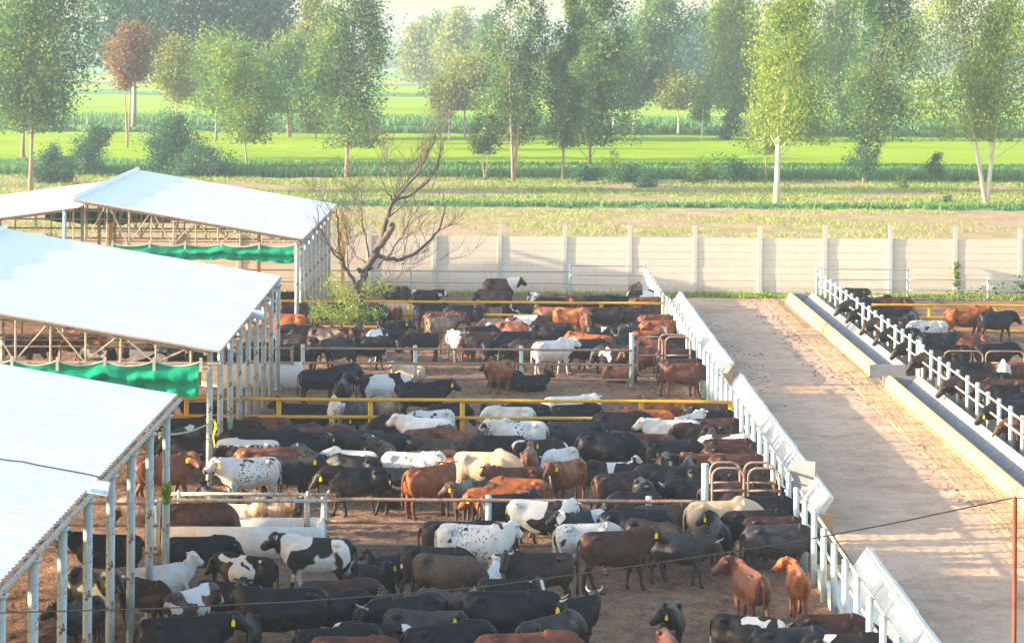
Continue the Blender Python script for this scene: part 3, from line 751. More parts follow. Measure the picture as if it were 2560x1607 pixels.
def tree(name, cat, label, base, H, cb, wl, wr, leaf, bk, n=6000, size=.24, shape='poplar', lean=(0, 0), tr=.16, fork=None, group='trees standing in the fields', nl=26, sig=.55, seed=None, kink=.15, limbs=True):
    rr = random.Random(seed if seed is not None else hash(label) % 9999)
    rr = random.Random(sum(ord(ch)*(i+1) for i, ch in enumerate(label)))
    e = empty(name, base); tag(e, label, cat, group)
    k = 9; ph = rr.uniform(0, 6)
    stems = fork or [(lean[0], lean[1])]
    allP = []
    mbt = MB(); mbl = MB(); tops = []
    for (lx, ly) in stems:
        path = [Vector((lx*(t**(.95 if fork else 1.3))+kink*math.sin(t*5+ph)*t, ly*t+kink*.6*math.cos(t*4+ph)*t, H*.93*t)) for t in [i/k for i in range(k+1)]]
        mbt.tube(path, [tr*(1-.85*(i/k))*(1.25 if i == 0 else 1) for i in range(k+1)], 8)
        def at(z):
            t = max(0, min(.999, z/(H*.93)))*k; i = int(t); return path[i].lerp(path[i+1], t-i)
        def env(t, side):
            w = wl if side < 0 else wr
            if shape == 'poplar': f = (math.sin(PI*min(1, .13+t*.87)**.75))**.65
            elif shape == 'round': f = math.sqrt(max(0, 1-(2*t-1)**2))
            elif shape == 'cone': f = min(1, t*5+.3)*(1-t)**.7
            elif shape == 'fan': f = .25+.75*t if t < .8 else (1-t)*5*.85
            else: f = (1-(2*t-1)**2)**.5*(.8+.3*t)
            return w*.92*max(.05, f)
        for i in range(nl):
            t0 = (i+rr.random())/nl*.93
            zc = cb+(H-cb)*t0
            ang = rr.uniform(0, 2*PI); cx = math.cos(ang)
            up = {'poplar': 2.0, 'round': .6, 'cone': .3, 'fan': 1.5, 'open': 1.2}.get(shape, 1)
            t1 = min(.99, t0+.04*up+rr.uniform(0, .06))
            ln = env(t1, cx)*rr.choice((.45, .7, .85, 1.0, 1.15, 1.3))*rr.uniform(.9, 1.1)
            p0 = at(max(.3, zc-ln*up*.45)); ctr = at(cb+(H-cb)*t1)
            p1 = Vector((ctr.x+cx*ln, ctr.y+math.sin(ang)*ln*.8, cb+(H-cb)*t1))
            mid = p0.lerp(p1, .5)+Vector((cx*ln*.12, 0, -ln*.12))
            pts = [p0, p0.lerp(mid, .6), mid, mid.lerp(p1, .6), p1]
            if limbs: mbl.tube(pts, [tr*.26, tr*.2, tr*.14, tr*.09, tr*.04], 5, cap=False)
            tw = 5
            for q in range(tw):
                f = .35+.65*(q+rr.random()*.8)/tw
                c = (p0.lerp(mid, f*2) if f < .5 else mid.lerp(p1, f*2-1))
                c = c+Vector((rr.gauss(0, .25*ln), rr.gauss(0, .25*ln), rr.gauss(0, .2*ln)))
                allP.append((c, rr.uniform(.6, 1.3)*sig*(.6+.4*min(2, ln/1.5))))
    n = int(n*2.5); size *= 1.02; nl = int(nl*1.35); sig *= .82
    m = len(allP); cnt = np.array([p[1]**1.6 for p in allP]); cnt = np.maximum(6, (cnt/cnt.sum()*n)).astype(int)
    P = np.concatenate([np.asarray(allP[i][0])[None]+RNG.normal(0, 1, (cnt[i], 3))*allP[i][1]*np.array([.8, .8, 1.15 if shape in ('poplar', 'open') else .8]) for i in range(m)])
    P = P[P[:, 2] > cb*.82]
    mbt.build('trunk', BK[bk], e, True)
    if limbs: mbl.build('limbs', BK[bk], e, True)
    me = quads_mesh('crown', leafquads(P, size, .5 if leaf in ('euc', 'willow') else 0), LM[leaf])
    o = bpy.data.objects.new('crown', me); COL.objects.link(o); o.parent = e
    return e
def T(px, py, gz, top, l, r, cbpy, name, cat, label, leaf, bk, **kw):
    """base pixel on ground height gz; crown left/right/bottom in pixels; top: pixel row of the tip (may be negative)"""
    b = G(px, py, gz); s = F/b.y
    H = (py-top)/s; cb = (py-cbpy)/s; wl = max(.3, (px-l)/s); wr = max(.3, (r-px)/s)
    # centre the crown over its own middle
    mid = ((l+r)/2-px)/s; hw = (r-l)/2/s
    lean = kw.pop('lean', (mid, 0))
    return tree(name, cat, label, b, H, cb, hw, hw, leaf, bk, lean=lean, **kw)
po = 'poplar_tree'; eu = 'eucalyptus_tree'; tt = 'tree'
T(866, 447, 0, -95, 790, 985, 352, po, 'tree', 'tall dense poplar leaning right, left of the pale gap of sky', 'poplar', 'pink', n=10000, size=.26, nl=34, sig=.62, tr=.17)
T(1213, 452, 0, 288, 1168, 1240, 372, po, 'tree', 'small young poplar with a two pronged crown in front of the bright field', 'poplar', 'pink', n=1500, size=.22, nl=14, sig=.28, fork=[(-.7, 0), (.7, 0)], tr=.085)
T(1283, 455, 0, -60, 1238, 1372, 345, po, 'tree', 'tall narrow poplar with gaps of sky in its upper crown', 'poplar', 'pink', n=6500, size=.25, nl=30, sig=.42, fork=[(-.6, 0), (1.6, .4)], tr=.15)
T(1407, 453, 0, -50, 1372, 1470, 352, po, 'tree', 'slim poplar on the left edge of the densest clump', 'poplar', 'pink', n=5200, size=.25, nl=26, sig=.45, tr=.13)
T(1474, 432, 0, -90, 1425, 1590, 352, po, 'tree', 'thick dark poplar at the centre of the densest clump, trunk bent', 'poplar', 'pink', n=11000, size=.27, nl=38, sig=.6, tr=.15, kink=.5)
T(1941, 515, 0, -110, 1862, 2075, 330, eu, 'tree', 'tall eucalyptus with a white trunk standing before the field, right of centre', 'euc', 'white', n=12500, size=.22, nl=40, sig=.55, tr=.24, lean=(.9, 0))
T(1916, 459, 0, 235, 1868, 1955, 372, eu, 'tree', 'small tree with a thin red brown trunk just left of the white trunked eucalyptus', 'euc', 'pink', n=1800, size=.22, nl=14, sig=.4, tr=.10)
T(2160, 460, 0, -120, 2105, 2320, 332, po, 'tree', 'tall dark poplar leaning right between the two white trunked trees', 'poplar', 'pink', n=10500, size=.27, nl=36, sig=.55, tr=.18)
T(2158, 461, 0, 338, 2122, 2192, 440, 'shrub', 'shrub', 'bushy shoots around the foot of the dark leaning poplar', 'shrub', 'pink', n=1300, size=.2, nl=10, sig=.35, shape='open', tr=.06)
T(2466, 513, 0, -120, 2340, 2600, 318, eu, 'tree', 'broad eucalyptus with a white V shaped double trunk at the right edge', 'euc', 'white', n=14000, size=.22, nl=30, sig=.62, fork=[(-3.1, 0), (2.1, .3)], kink=.3, tr=.19)
T(76, 482, 0, -140, -60, 255, 300, po, 'tree', 'big spreading tree with a pinkish leaning trunk at the left edge', 'poplar', 'pink', n=14000, size=.27, nl=44, sig=.75, tr=.18, shape='open')
T(57, 402, .5, -60, -40, 160, 260, tt, 'tree', 'second tree behind the leaning pinkish trunk at the left edge', 'round', 'pink', n=6000, size=.32, nl=26, sig=.7, tr=.2, shape='round')
T(617, 430, 0, 120, 495, 690, 345, tt, 'tree', 'light green rounded tree left of the tall poplar, slim dark trunk', 'round', 'grey', n=6000, size=.26, nl=26, sig=.6, tr=.10, shape='open')
T(722, 346, .7, 98, 642, 800, 268, tt, 'tree', 'bright yellow green round tree with two pale trunks at mid left', 'round', 'pink', n=7000, size=.38, nl=26, sig=.9, tr=.2, shape='round', fork=[(-.6, 0), (1.2, 0)])
T(205, 440, 0, 315, 168, 330, 455, 'shrub', 'shrub', 'dense conical dark shrub above the farthest shed roof', 'shrub', 'grey', n=4200, size=.22, nl=22, sig=.5, shape='cone', tr=.09)
T(425, 436, 0, 292, 365, 505, 440, 'shrub', 'shrub', 'large dark shrub behind the peak of the farthest shed', 'shrub', 'grey', n=4200, size=.24, nl=22, sig=.6, shape='round', tr=.09)
T(500, 444, 0, 365, 440, 570, 462, 'shrub', 'shrub', 'lower dark shrub right of the large one over the shed roof', 'shrub', 'grey', n=3000, size=.22, nl=18, sig=.5, shape='round', tr=.07)
T(120, 462, 0, 368, 85, 170, 470, 'shrub', 'shrub', 'small leafy shrub between the pinkish trunk and the conical shrub', 'shrub', 'grey', n=1800, size=.22, nl=14, sig=.4, shape='open', tr=.06)
T(318, 372, .7, 60, 275, 405, 215, tt, 'tree', 'rust coloured autumn tree fanning out over thin pale trunks', 'rust', 'pink', n=4200, size=.3, nl=22, sig=.6, shape='fan', tr=.11, fork=[(-.5, 0), (.8, 0)])
T(440, 358, .7, 92, 398, 480, 250, tt, 'tree', 'smaller rust tinged tree right of the rust coloured one', 'yellow', 'pink', n=3000, size=.34, nl=18, sig=.7, shape='round', tr=.12)
T(600, 318, 1.3, -120, 430, 720, 175, tt, 'tree', 'huge blue green tree crown in the background at upper left', 'dark', 'grey', n=10000, size=.62, nl=40, sig=1.6, shape='round', tr=.4)
T(335, 318, 1.3, -110, 200, 470, 140, tt, 'tree', 'hazy background tree at the top left behind the rust coloured tree', 'dark', 'grey', n=5500, size=.6, nl=30, sig=1.4, shape='open', tr=.35)
T(540, 348, .7, 100, 455, 625, 270, tt, 'tree', 'medium green tree between the rust tinged tree and the round tree', 'round', 'grey', n=6000, size=.38, nl=24, sig=.9, shape='open', tr=.16)
T(765, 330, 1.0, -10, 705, 850, 225, po, 'tree', 'hazy yellow green poplar behind the tall dense poplar', 'yellow', 'grey', n=6000, size=.42, nl=26, sig=.9, tr=.22)
T(790, 345, .8, 245, 740, 835, 330, 'shrub', 'shrub', 'hazy bush below the yellow green poplar', 'round', 'grey', n=1800, size=.34, nl=12, sig=.6, shape='round', tr=.1)
T(1162, 350, .7, 150, 1082, 1232, 260, tt, 'tree', 'hazy yellowish tree with two thin trunks right of the pale gap', 'yellow', 'pink', n=4200, size=.36, nl=22, sig=.8, shape='open', tr=.14)
T(1122, 351, .7, 175, 1085, 1165, 285, tt, 'tree', 'slim hazy yellowish tree beside the pale gap', 'yellow', 'white', n=1600, size=.34, nl=14, sig=.5, shape='open', tr=.09)
T(1148, 240, 2.2, 40, 1105, 1195, 165, po, 'tree', 'pale far poplar beyond the yellowish tree', 'yellow', 'grey', n=3400, size=.8, nl=20, sig=1.5, tr=.3)
T(1212, 252, 2.2, 48, 1190, 1235, 180, po, 'tree', 'narrow blue grey far poplar', 'poplar', 'grey', n=2200, size=.7, nl=18, sig=1.1, tr=.25)
T(1270, 350, .8, 150, 1235, 1330, 270, tt, 'tree', 'yellow green tree behind the narrow poplar with sky gaps', 'yellow', 'grey', n=2600, size=.36, nl=18, sig=.6, shape='open', tr=.12)
T(1452, 352, .7, 60, 1395, 1530, 280, po, 'tree', 'white trunked tree hidden behind the densest clump', 'poplar', 'white', n=4200, size=.36, nl=24, sig=.7, tr=.14)
T(1583, 332, 1.2, -40, 1525, 1720, 262, tt, 'tree', 'leaning open tree with slanting pale branches, right of the densest clump', 'poplar', 'white', n=5200, size=.42, nl=26, sig=.75, shape='fan', tr=.17, lean=(3.6, 0))
T(1533, 332, 1.2, 110, 1495, 1575, 260, tt, 'tree', 'thin white trunked tree just right of the densest clump', 'poplar', 'white', n=3000, size=.4, nl=20, sig=.7, shape='open', tr=.12)
T(1695, 334, 1.2, 175, 1640, 1740, 262, tt, 'tree', 'yellow green tree with a crooked white trunk', 'yellow', 'white', n=2600, size=.38, nl=18, sig=.7, shape='round', tr=.12, kink=.6)
T(1755, 352, .7, 205, 1728, 1795, 300, tt, 'tree', 'small upright tree with a thin trunk beyond the bright field', 'round', 'white', n=1500, size=.3, nl=14, sig=.4, shape='cone', tr=.08)
T(1826, 352, .7, 272, 1806, 1862, 348, 'shrub', 'shrub', 'small dark blue green bush beyond the bright field', 'dark', 'grey', n=1100, size=.3, nl=12, sig=.45, shape='open', tr=.07)
T(1750, 262, 2.0, 45, 1655, 1850, 262, tt, 'tree', 'broad hazy blue tree mass rising behind the small upright tree', 'dark', 'grey', n=8000, size=.7, nl=36, sig=1.7, shape='round', tr=.35)
T(1868, 332, 1.2, -60, 1745, 1905, 270, po, 'tree', 'broad grey green poplar left of the white trunked eucalyptus', 'euc', 'white', n=9500, size=.42, nl=34, sig=1.0, tr=.22)
T(2076, 333, 1.2, -40, 2062, 2180, 225, po, 'tree', 'slender tree with a straight pale trunk behind the dark leaning poplar', 'euc', 'white', n=4800, size=.4, nl=26, sig=.8, tr=.13)
T(2120, 335, 1.2, 230, 2098, 2160, 300, tt, 'tree', 'small hazy green tree below the dark leaning poplar', 'poplar', 'pink', n=1200, size=.34, nl=12, sig=.5, shape='round', tr=.09)
T(2188, 350, .8, 250, 2160, 2215, 310, tt, 'tree', 'thin hazy tree right of the dark leaning poplar trunk', 'poplar', 'pink', n=1000, size=.3, nl=12, sig=.45, shape='open', tr=.07)
T(2335, 458, 0, 382, 2308, 2358, 438, 'shrub', 'sapling', 'wispy green sapling in the weeds right of centre', 'shrub', 'pink', n=650, size=.17, nl=10, sig=.25, shape='open', tr=.03)
T(2256, 474, 0, 438, 2238, 2275, 472, 'shrub', 'sapling', 'tiny pale sapling left of the wispy one', 'round', 'pink', n=260, size=.15, nl=8, sig=.16, shape='open', tr=.02)
T(2363, 510, 0, 492, 2348, 2380, 512, 'shrub', 'shrub', 'tiny round dark bush on the earth bund at right', 'shrub', 'grey', n=420, size=.14, nl=8, sig=.2, shape='round', tr=.02)
T(1463, 458, 0, 415, 1432, 1492, 462, 'shrub', 'shrub', 'small dark bush under the bent poplar trunk', 'shrub', 'grey', n=900, size=.2, nl=12, sig=.35, shape='round', tr=.04)
T(1570, 462, 0, 412, 1535, 1602, 466, 'shrub', 'shrub', 'rounded dark bush right of the densest clump', 'shrub', 'grey', n=1300, size=.2, nl=14, sig=.38, shape='round', tr=.05)
T(1618, 472, 0, 435, 1592, 1648, 474, 'shrub', 'shrub', 'low dark bush at the end of the row of bushes', 'shrub', 'grey', n=700, size=.19, nl=10, sig=.3, shape='round', tr=.04)
T(1524, 458, 0, 378, 1502, 1545, 445, 'shrub', 'sapling', 'airy tall weed sapling between two dark bushes', 'round', 'pink', n=420, size=.16, nl=10, sig=.22, shape='open', tr=.03)
T(1850, 458, 0, 402, 1800, 1892, 464, 'shrub', 'shrub', 'wide green bush left of the thin red brown trunk', 'shrub', 'grey', n=1800, size=.2, nl=16, sig=.42, shape='round', tr=.05)
T(1742, 462, 0, 405, 1712, 1775, 464, 'shrub', 'shrub', 'paler leafy bush left of the wide green bush', 'round', 'grey', n=1000, size=.19, nl=12, sig=.36, shape='open', tr=.04)
# pale far trees
T(1048, 222, 2.5, 75, 1012, 1068, 200, po, 'tree', 'very pale far poplar in the haze at the left of the gap', 'yellow', 'grey', n=2000, size=1.1, nl=16, sig=1.9, tr=.35)
T(1085, 212, 3.0, 62, 1062, 1110, 190, po, 'tree', 'very pale blue far poplar in the haze', 'poplar', 'grey', n=2200, size=1.3, nl=16, sig=2.2, tr=.4)
# far woods, one hazy mass
def far_woods():
    P = []
    x = -330
    while x < 330:
        Y = random.uniform(1250, 1500); h = random.uniform(12, 27); r = random.uniform(6, 12)
        if -85 < x < -30 and random.random() < .5: h *= .75
        n = 260
        q = RNG.normal(0, 1, (n, 3))*np.array([r*.5, 3, h*.24])+np.array([x*Y/1300, Y, h*.55]); P.append(q)
        x += random.uniform(5, 11)
    P = np.concatenate(P); P = P[P[:, 2] > 0]
    o = bpy.data.objects.new('far_woods', quads_mesh('far_woods', leafquads(P, 4.2), LM['poplar'])); COL.objects.link(o)
    tag(o, 'hazy far woods along the horizon', 'woods', None, 'stuff')
far_woods()

# ------------------------------------------------------------------ bare tree in the pen
YT = 100.0
bt = empty('bare_tree', G(892, 851)); bt.location = (0, 0, 0)
tag(bt, 'gnarled leafless tree with green shoots at its base beside the farthest shed', 'tree')
def D2(x, y): return (700+x/2.965, 500+y/2.965)
def C7(x, y): return (800+x/2.677, y/2.677)
rt = random.Random(11)
tw = MB(); tmain = MB()
def path3(pl, y0=0.0, y1=0.0):
    n = len(pl); return [W(p[0], p[1], YT+y0+(y1-y0)*i/(n-1)) for i, p in enumerate(pl)]
def smooth(pts, k=3, jit=.03):
    out = []
    for i in range(len(pts)-1):
        for j in range(k):
            t = j/k; out.append(pts[i].lerp(pts[i+1], t)+Vector((rt.gauss(0, jit), rt.gauss(0, jit), rt.gauss(0, jit)))*(1 if j else 0))
    return out+[pts[-1]]
def limb(pl, r0, r1, y0, y1, mb, sub=0, twigs=0):
    p = smooth(path3(pl, y0, y1), 3); n = len(p)
    mb.tube(p, [r0+(r1-r0)*(i/(n-1)) for i in range(n)], 9)
    for _ in range(twigs):
        i = rt.randint(int(n*.3), n-1); t0 = p[i]; dr = (p[min(i+1, n-1)]-p[i-1]).normalized()
        twig(t0, dr, rt.uniform(.9, 2.0), max(.010, (r0+(r1-r0)*i/n)*.35), 2)
def twig(p, dr, L, r, depth):
    dr = (dr+Vector((rt.gauss(0, .5), rt.gauss(0, .4), rt.gauss(.15, .3)))).normalized()
    pts = [p]; n = 5
    for i in range(n):
        dr = (dr+Vector((rt.gauss(0, .16), rt.gauss(0, .16), rt.gauss(.07, .12)))).normalized(); pts.append(pts[-1]+dr*L/n)
    tw.tube(pts, [r*(1-.75*i/n) for i in range(n+1)], 4, cap=False)
    if depth > 0:
        for _ in range(rt.randint(3, 5)):
            i = rt.randint(1, n); twig(pts[i], dr, L*rt.uniform(.4, .75), max(.007, r*.62), depth-1)
trunk = [D2(572, 1045), D2(570, 900), D2(592, 760), D2(600, 640), D2(628, 545), D2(672, 450), D2(725, 350), D2(775, 290), D2(815, 235), D2(832, 190)]
p = smooth(path3(trunk), 3, .05); n = len(p)
tmain.tube(p, [.19-.07*(i/(n-1))+rt.uniform(-.02, .03) for i in range(n)], 12)
limb([D2(585, 640), D2(600, 560), D2(590, 515), D2(580, 505)], .12, .07, 0, -.3, tmain)
limb([D2(595, 720), D2(545, 600), D2(505, 530), D2(470, 450), D2(440, 350), D2(425, 200), D2(415, 60)], .10, .03, 0, -1.2, tmain, twigs=9)
limb([D2(470, 460), D2(400, 400), D2(345, 300), D2(290, 200), D2(275, 40)], .05, .015, -.6, -2.2, tmain, twigs=6)
limb([D2(700, 400), D2(780, 430), D2(870, 448), D2(980, 408), D2(1090, 320), D2(1175, 230), D2(1212, 110), D2(1215, -40)], .105, .02, 0, .9, tmain, twigs=6)
limb([D2(730, 350), D2(770, 230), D2(790, 150), C7(440, 1470), C7(485, 1350), C7(560, 1270), C7(640, 1180), C7(700, 1070), C7(745, 980), C7(770, 900)], .13, .018, .1, .8, tmain, twigs=16)
limb([C7(490, 1350), C7(620, 1300), C7(730, 1210), C7(790, 1110), C7(810, 1000), C7(775, 925)], .06, .014, .4, 1.6, tmain, twigs=9)
limb([C7(480, 1340), C7(440, 1270), C7(400, 1170)], .035, .012, .4, -.4, tmain, twigs=4)
limb([C7(500, 1320), C7(470, 1200), C7(445, 1080), C7(448, 980)], .03, .01, .4, 1.4, tmain, twigs=4)
limb([D2(640, 470), D2(560, 420), D2(510, 330), D2(480, 180), D2(500, 60)], .05, .014, 0, 1.6, tmain, twigs=8)
limb([D2(640, 520), D2(720, 500), D2(800, 420), D2(880, 300), D2(940, 200), D2(990, 100)], .055, .014, .2, -1.3, tmain, twigs=9)
limb([D2(620, 700), D2(720, 620), D2(850, 600), D2(960, 500)], .035, .01, .2, -.9, tmain, twigs=6)
limb([D2(660, 430), D2(640, 300), D2(610, 180), D2(600, 40)], .045, .012, 0, -1, tmain, twigs=6)
tmain.build('trunk', BK['dark'], bt, True); tw.build('twigs', BK['dark'], bt)
P = []
for (x, y, sx, sy, n) in [(560, 860, 95, 45, 900), (400, 850, 110, 50, 900), (300, 800, 70, 50, 420), (690, 840, 90, 50, 380), (450, 700, 70, 60, 520), (640, 660, 70, 70, 520), (760, 640, 90, 60, 320), (380, 600, 60, 60, 220), (540, 760, 80, 70, 700), (250, 870, 50, 30, 220)]:
    for _ in range(n*4//10):
        if rt.random() < .8 or not P: cx, cy = rt.gauss(x, sx*.6), rt.gauss(y, sy*.6)
        for _k in range(2):
            q = D2(cx+rt.gauss(0, 16), cy+rt.gauss(0, 9)); v = W(q[0], q[1], YT+rt.gauss(0, .8))
            if v.z > .55: P.append(tuple(v))
me = quads_mesh('shoots', leafquads(np.array(P), .10, .3), LM['willow']); o = bpy.data.objects.new('shoots', me); COL.objects.link(o); o.parent = bt
# climber on a wall post
P = [tuple(W(2391+rt.gauss(0, 4), rt.uniform(655, 716), 119.0)+Vector((0, rt.uniform(-.1, .05), 0))) for _ in range(220)]
o = bpy.data.objects.new('climbing_plant', quads_mesh('climbing_plant', leafquads(np.array(P), .16), LM['willow'])); COL.objects.link(o)
tag(o, 'yellow green climber on a wall post at the right', 'plant')
P = []
for (cx, cy, sx, sy, n) in [(2480, 728, 30, 8, 160), (2550, 715, 14, 14, 200), (2400, 738, 30, 6, 120)]:
    for _ in range(n*4//10): P.append(tuple(W(cx+rt.gauss(0, sx), min(748, cy+rt.gauss(0, sy)), 118.7)))
o = bpy.data.objects.new('wall_weeds', quads_mesh('wall_weeds', leafquads(np.array(P), .18), LM['shrub'])); COL.objects.link(o)
tag(o, 'green weeds at the wall foot in the far right corner', 'weeds', None, 'stuff')
# ================================================================== CATTLE
def loft(mb, secs, seg=14):
    """secs: (centre, side, up, hw, hh[, topnarrow])"""
    rings = []
    for s in secs:
        c, sd, up, hw, hh = s[:5]; tn = s[5] if len(s) > 5 else 0
        ring = []
        for k in range(seg):
            a = 2*PI*k/seg; ca, sa = math.cos(a), math.sin(a)
            wd = hw*(1-tn*max(0, ca)**1.0*.9)
            ring.append(c+sd*(sa*wd)+up*(ca*hh))
        rings.append(ring)
    vs = [v for r in rings for v in r]; fs = []; n = len(rings)
    for i in range(n-1):
        for k in range(seg):
            k2 = (k+1) % seg; fs.append((i*seg+k, (i+1)*seg+k, (i+1)*seg+k2, i*seg+k2))
    fs.append(tuple(range(seg))); fs.append(tuple((n-1)*seg+k for k in range(seg-1, -1, -1)))
    mb.add(vs, fs)
X_, Y_, Z_ = Vector((1, 0, 0)), Vector((0, 1, 0)), Vector((0, 0, 1))
def ball(mb, c, rx, ry, rz):
    c = Vector(c); loft(mb, [(c+X_*(rx*math.cos(a)), Y_, Z_, max(.004, ry*math.sin(a)), max(.004, rz*math.sin(a))) for a in [PI*k/8 for k in range(9)]][::-1], 12)
HEADS = {'up': ((.90, 0, 1.21), (.80, 0, -.60)), 'mid': ((.96, 0, 1.04), (.60, 0, -.80)), 'reach': ((1.10, 0, .82), (.58, 0, -.81)), 'low': ((.93, 0, .78), (.42, 0, -.91)),
         'turnL': ((.74, .27, 1.20), (.30, .74, -.60)), 'turnR': ((.74, -.27, 1.20), (.30, -.74, -.60)),
         'lie': ((.84, 0, .86), (.80, 0, -.60)), 'lieL': ((.70, .28, .84), (.15, .85, -.5)), 'lieR': ((.70, -.28, .84), (.15, -.85, -.5))}
LIE = .50
cow_mat_slots = None
def build_cow(head, legs='A', hump=0.0, seed=0):
    rr = random.Random(seed); mb = MB(); dz = -LIE if head.startswith('lie') else 0.0
    O = Vector((0, 0, dz))
    # trunk
    T_ = [(-.80, 1.00, .05, .05, 0), (-.78, .98, .14, .15, .1), (-.72, .935, .21, .245, .2), (-.60, .90, .25, .305, .3), (-.44, .875, .28, .335, .45), (-.34, .868, .268, .335, .6), (-.20, .86, .30, .35, .5),
          (0, .84, .315, .365, .42), (.22, .845, .305, .365, .45), (.42, .86, .27, .365, .5), (.56, .88, .23, .35, .55), (.68, .905, .185, .315, .5), (.78, .93, .125, .24, .3), (.83, .94, .06, .14, .2)]
    loft(mb, [(Vector((x, 0, z))+O, Y_, Z_, w_*1.02, h_, tn) for x, z, w_, h_, tn in T_], 18)
    for s in (-1, 1):
        ball(mb, Vector((-.46, s*.19, 1.12))+O, .11, .045, .055)     # hip bones
        ball(mb, Vector((-.72, s*.10, 1.07))+O, .07, .05, .05)      # pin bones
        ball(mb, Vector((.44, s*.14, .87))+O, .25, .10, .25)        # shoulder
        ball(mb, Vector((-.55, s*.15, .84))+O, .24, .13, .30)       # thigh
    ball(mb, Vector((.46, 0, 1.175))+O, .20, .06, .05+hump)         # withers / hump
    if not dz: ball(mb, Vector((-.42, 0, .60)), .10, .08, .06)      # udder / sheath
    mb.v = [(x*.93, y, z) for x, y, z in mb.v]
    # neck
    hp, hd = HEADS[head]; hp = Vector(hp); hd = Vector(hd).normalized()
    n0 = Vector((.50, 0, .97))+O; ctl = n0+Vector((.30, 0, .10 if hp.z > .9 else -.04))
    if hp.z < .8 and not dz: ctl = Vector((.80, 0, .98))
    secs = []
    side0 = Y_
    hside = hd.cross(Z_).normalized()*-1
    if hside.y < 0: hside = -hside
    if abs(hd.y) > .5: hside = Vector((-hd.y, hd.x, 0)).normalized(); hside = hside if hside.dot(Y_) > 0 or True else -hside
    for i in range(7):
        t = i/6; c = n0*(1-t)**2+ctl*2*t*(1-t)+hp*t*t
        tan = ((ctl-n0)*(1-t)+(hp-ctl)*t).normalized()
        sd = tan.cross(Z_); sd = sd.normalized() if sd.length > .1 else Y_
        up = sd.cross(tan).normalized()
        secs.append((c, sd, up, .17-.07*t, .31-.16*t, .25))
    loft(mb, secs, 14)
    # dewlap
    for i in range(2, 5):
        t = i/6; c = n0*(1-t)**2+ctl*2*t*(1-t)+hp*t*t
        ball(mb, c-Z_*(.20-.05*t+hump*.3), .12, .028, .12+hump*.4)
    # head
    hs = hd.cross(Z_).normalized(); hu = hs.cross(hd).normalized()
    Hs = [(-.08, .06, .05, -.01), (-.04, .11, .11, -.01), (.04, .125, .14, -.02), (.12, .120, .138, -.03), (.20, .098, .118, -.035), (.28, .083, .098, -.03), (.35, .086, .088, -.02), (.395, .080, .072, -.015), (.42, .04, .04, -.01)]
    loft(mb, [(hp+hd*t+hu*o, hs, hu, w_, h_, .15) for t, w_, h_, o in Hs], 14)
    for s in (-1, 1):
        # ears
        e0 = hp+hs*s*.095+hd*.005+hu*.02; ed = (hs*s+Z_*-.12-hd*.28).normalized(); en = ed.cross(hd).normalized(); ew = ed.cross(en).normalized()
        loft(mb, [(e0+ed*t, ew, en, w_, .018) for t, w_ in ((0, .025), (.05, .045), (.11, .052), (.17, .035), (.20, .012))], 8)
    # legs
    def leg(pts, rs):
        pts = [Vector(p) for p in pts]
        secs = []
        for i, p in enumerate(pts):
            secs.append((p, Y_, X_, rs[i][0], rs[i][1]))
        loft(mb, secs, 10)
    ofs = {'A': (.0, .03, .02, -.02), 'B': (.16, -.14, -.15, .13)}[legs]
    if not dz:
        for s, dx in ((-1, ofs[0]), (1, ofs[1])):
            leg([(.47, s*.13, .90), (.47, s*.14, .68), (.46+dx*.3, s*.135, .52), (.46+dx*.6, s*.13, .37), (.455+dx*.75, s*.13, .31), (.45+dx*.9, s*.13, .13), (.465+dx, s*.13, .075), (.485+dx, s*.13, 0)],
                [(.10, .17), (.09, .14), (.065, .085), (.052, .057), (.043, .045), (.038, .041), (.046, .05), (.055, .066)])
        for s, dx in ((-1, ofs[2]), (1, ofs[3])):
            leg([(-.55, s*.14, .92), (-.50, s*.155, .76), (-.47+dx*.3, s*.15, .62), (-.585+dx*.5, s*.135, .44), (-.60+dx*.6, s*.13, .37), (-.57+dx*.9, s*.13, .14), (-.545+dx, s*.13, .08), (-.52+dx, s*.13, 0)],
                [(.11, .20), (.105, .18), (.08, .12), (.054, .068), (.045, .052), (.040, .044), (.046, .052), (.055, .066)])
    else:
        for s in (-1, 1):
            leg2 = [(Vector((.50, s*.17, .34)), .08), (Vector((.66, s*.20, .16)), .06), (Vector((.74, s*.19, .10)), .05), (Vector((.52, s*.20, .06)), .045), (Vector((.40, s*.19, .05)), .05)]
            mb.tube([p for p, r in leg2], [r for p, r in leg2], 8)
            leg3 = [(Vector((-.55, s*.20, .36)), .15), (Vector((-.30, s*.29, .20)), .11), (Vector((-.22, s*.30, .10)), .07), (Vector((-.42, s*.32, .06)), .05), (Vector((-.20, s*.36, .05)), .045)]
            mb.tube([p for p, r in leg3], [r for p, r in leg3], 8)
        for p, r in ():
            pass
    mb.v0 = 0
    # tail
    tl = [Vector((-.72, 0, 1.09))+O, Vector((-.79, .01, 1.03))+O, Vector((-.82, .02, .86))+O, Vector((-.815, .02, .66))+O, Vector((-.81, .025, .52))+O, Vector((-.81, .02, .40))+O, Vector((-.81, .02, .30))+O]
    if dz: tl = [Vector((-.72, 0, 1.09))+O, Vector((-.76, .04, .98))+O, Vector((-.79, .10, .78))+O, Vector((-.77, .2, .56))+O, Vector((-.73, .3, .53))+O]; mb.tube(tl, [.035, .03, .026, .035, .02], 8)
    else: mb.tube(tl, [.036, .032, .025, .024, .034, .042, .02], 8)
    me = mb.mesh('cow_cage', []) if False else None
    me = bpy.data.meshes.new('cow'); me.from_pydata(mb.v, [], mb.f); me.update()
    o = bpy.data.objects.new('tmp', me); COL.objects.link(o)
    m1 = o.modifiers.new('r', 'REMESH'); m1.mode = 'VOXEL'; m1.voxel_size = .0185; m1.use_smooth_shade = True
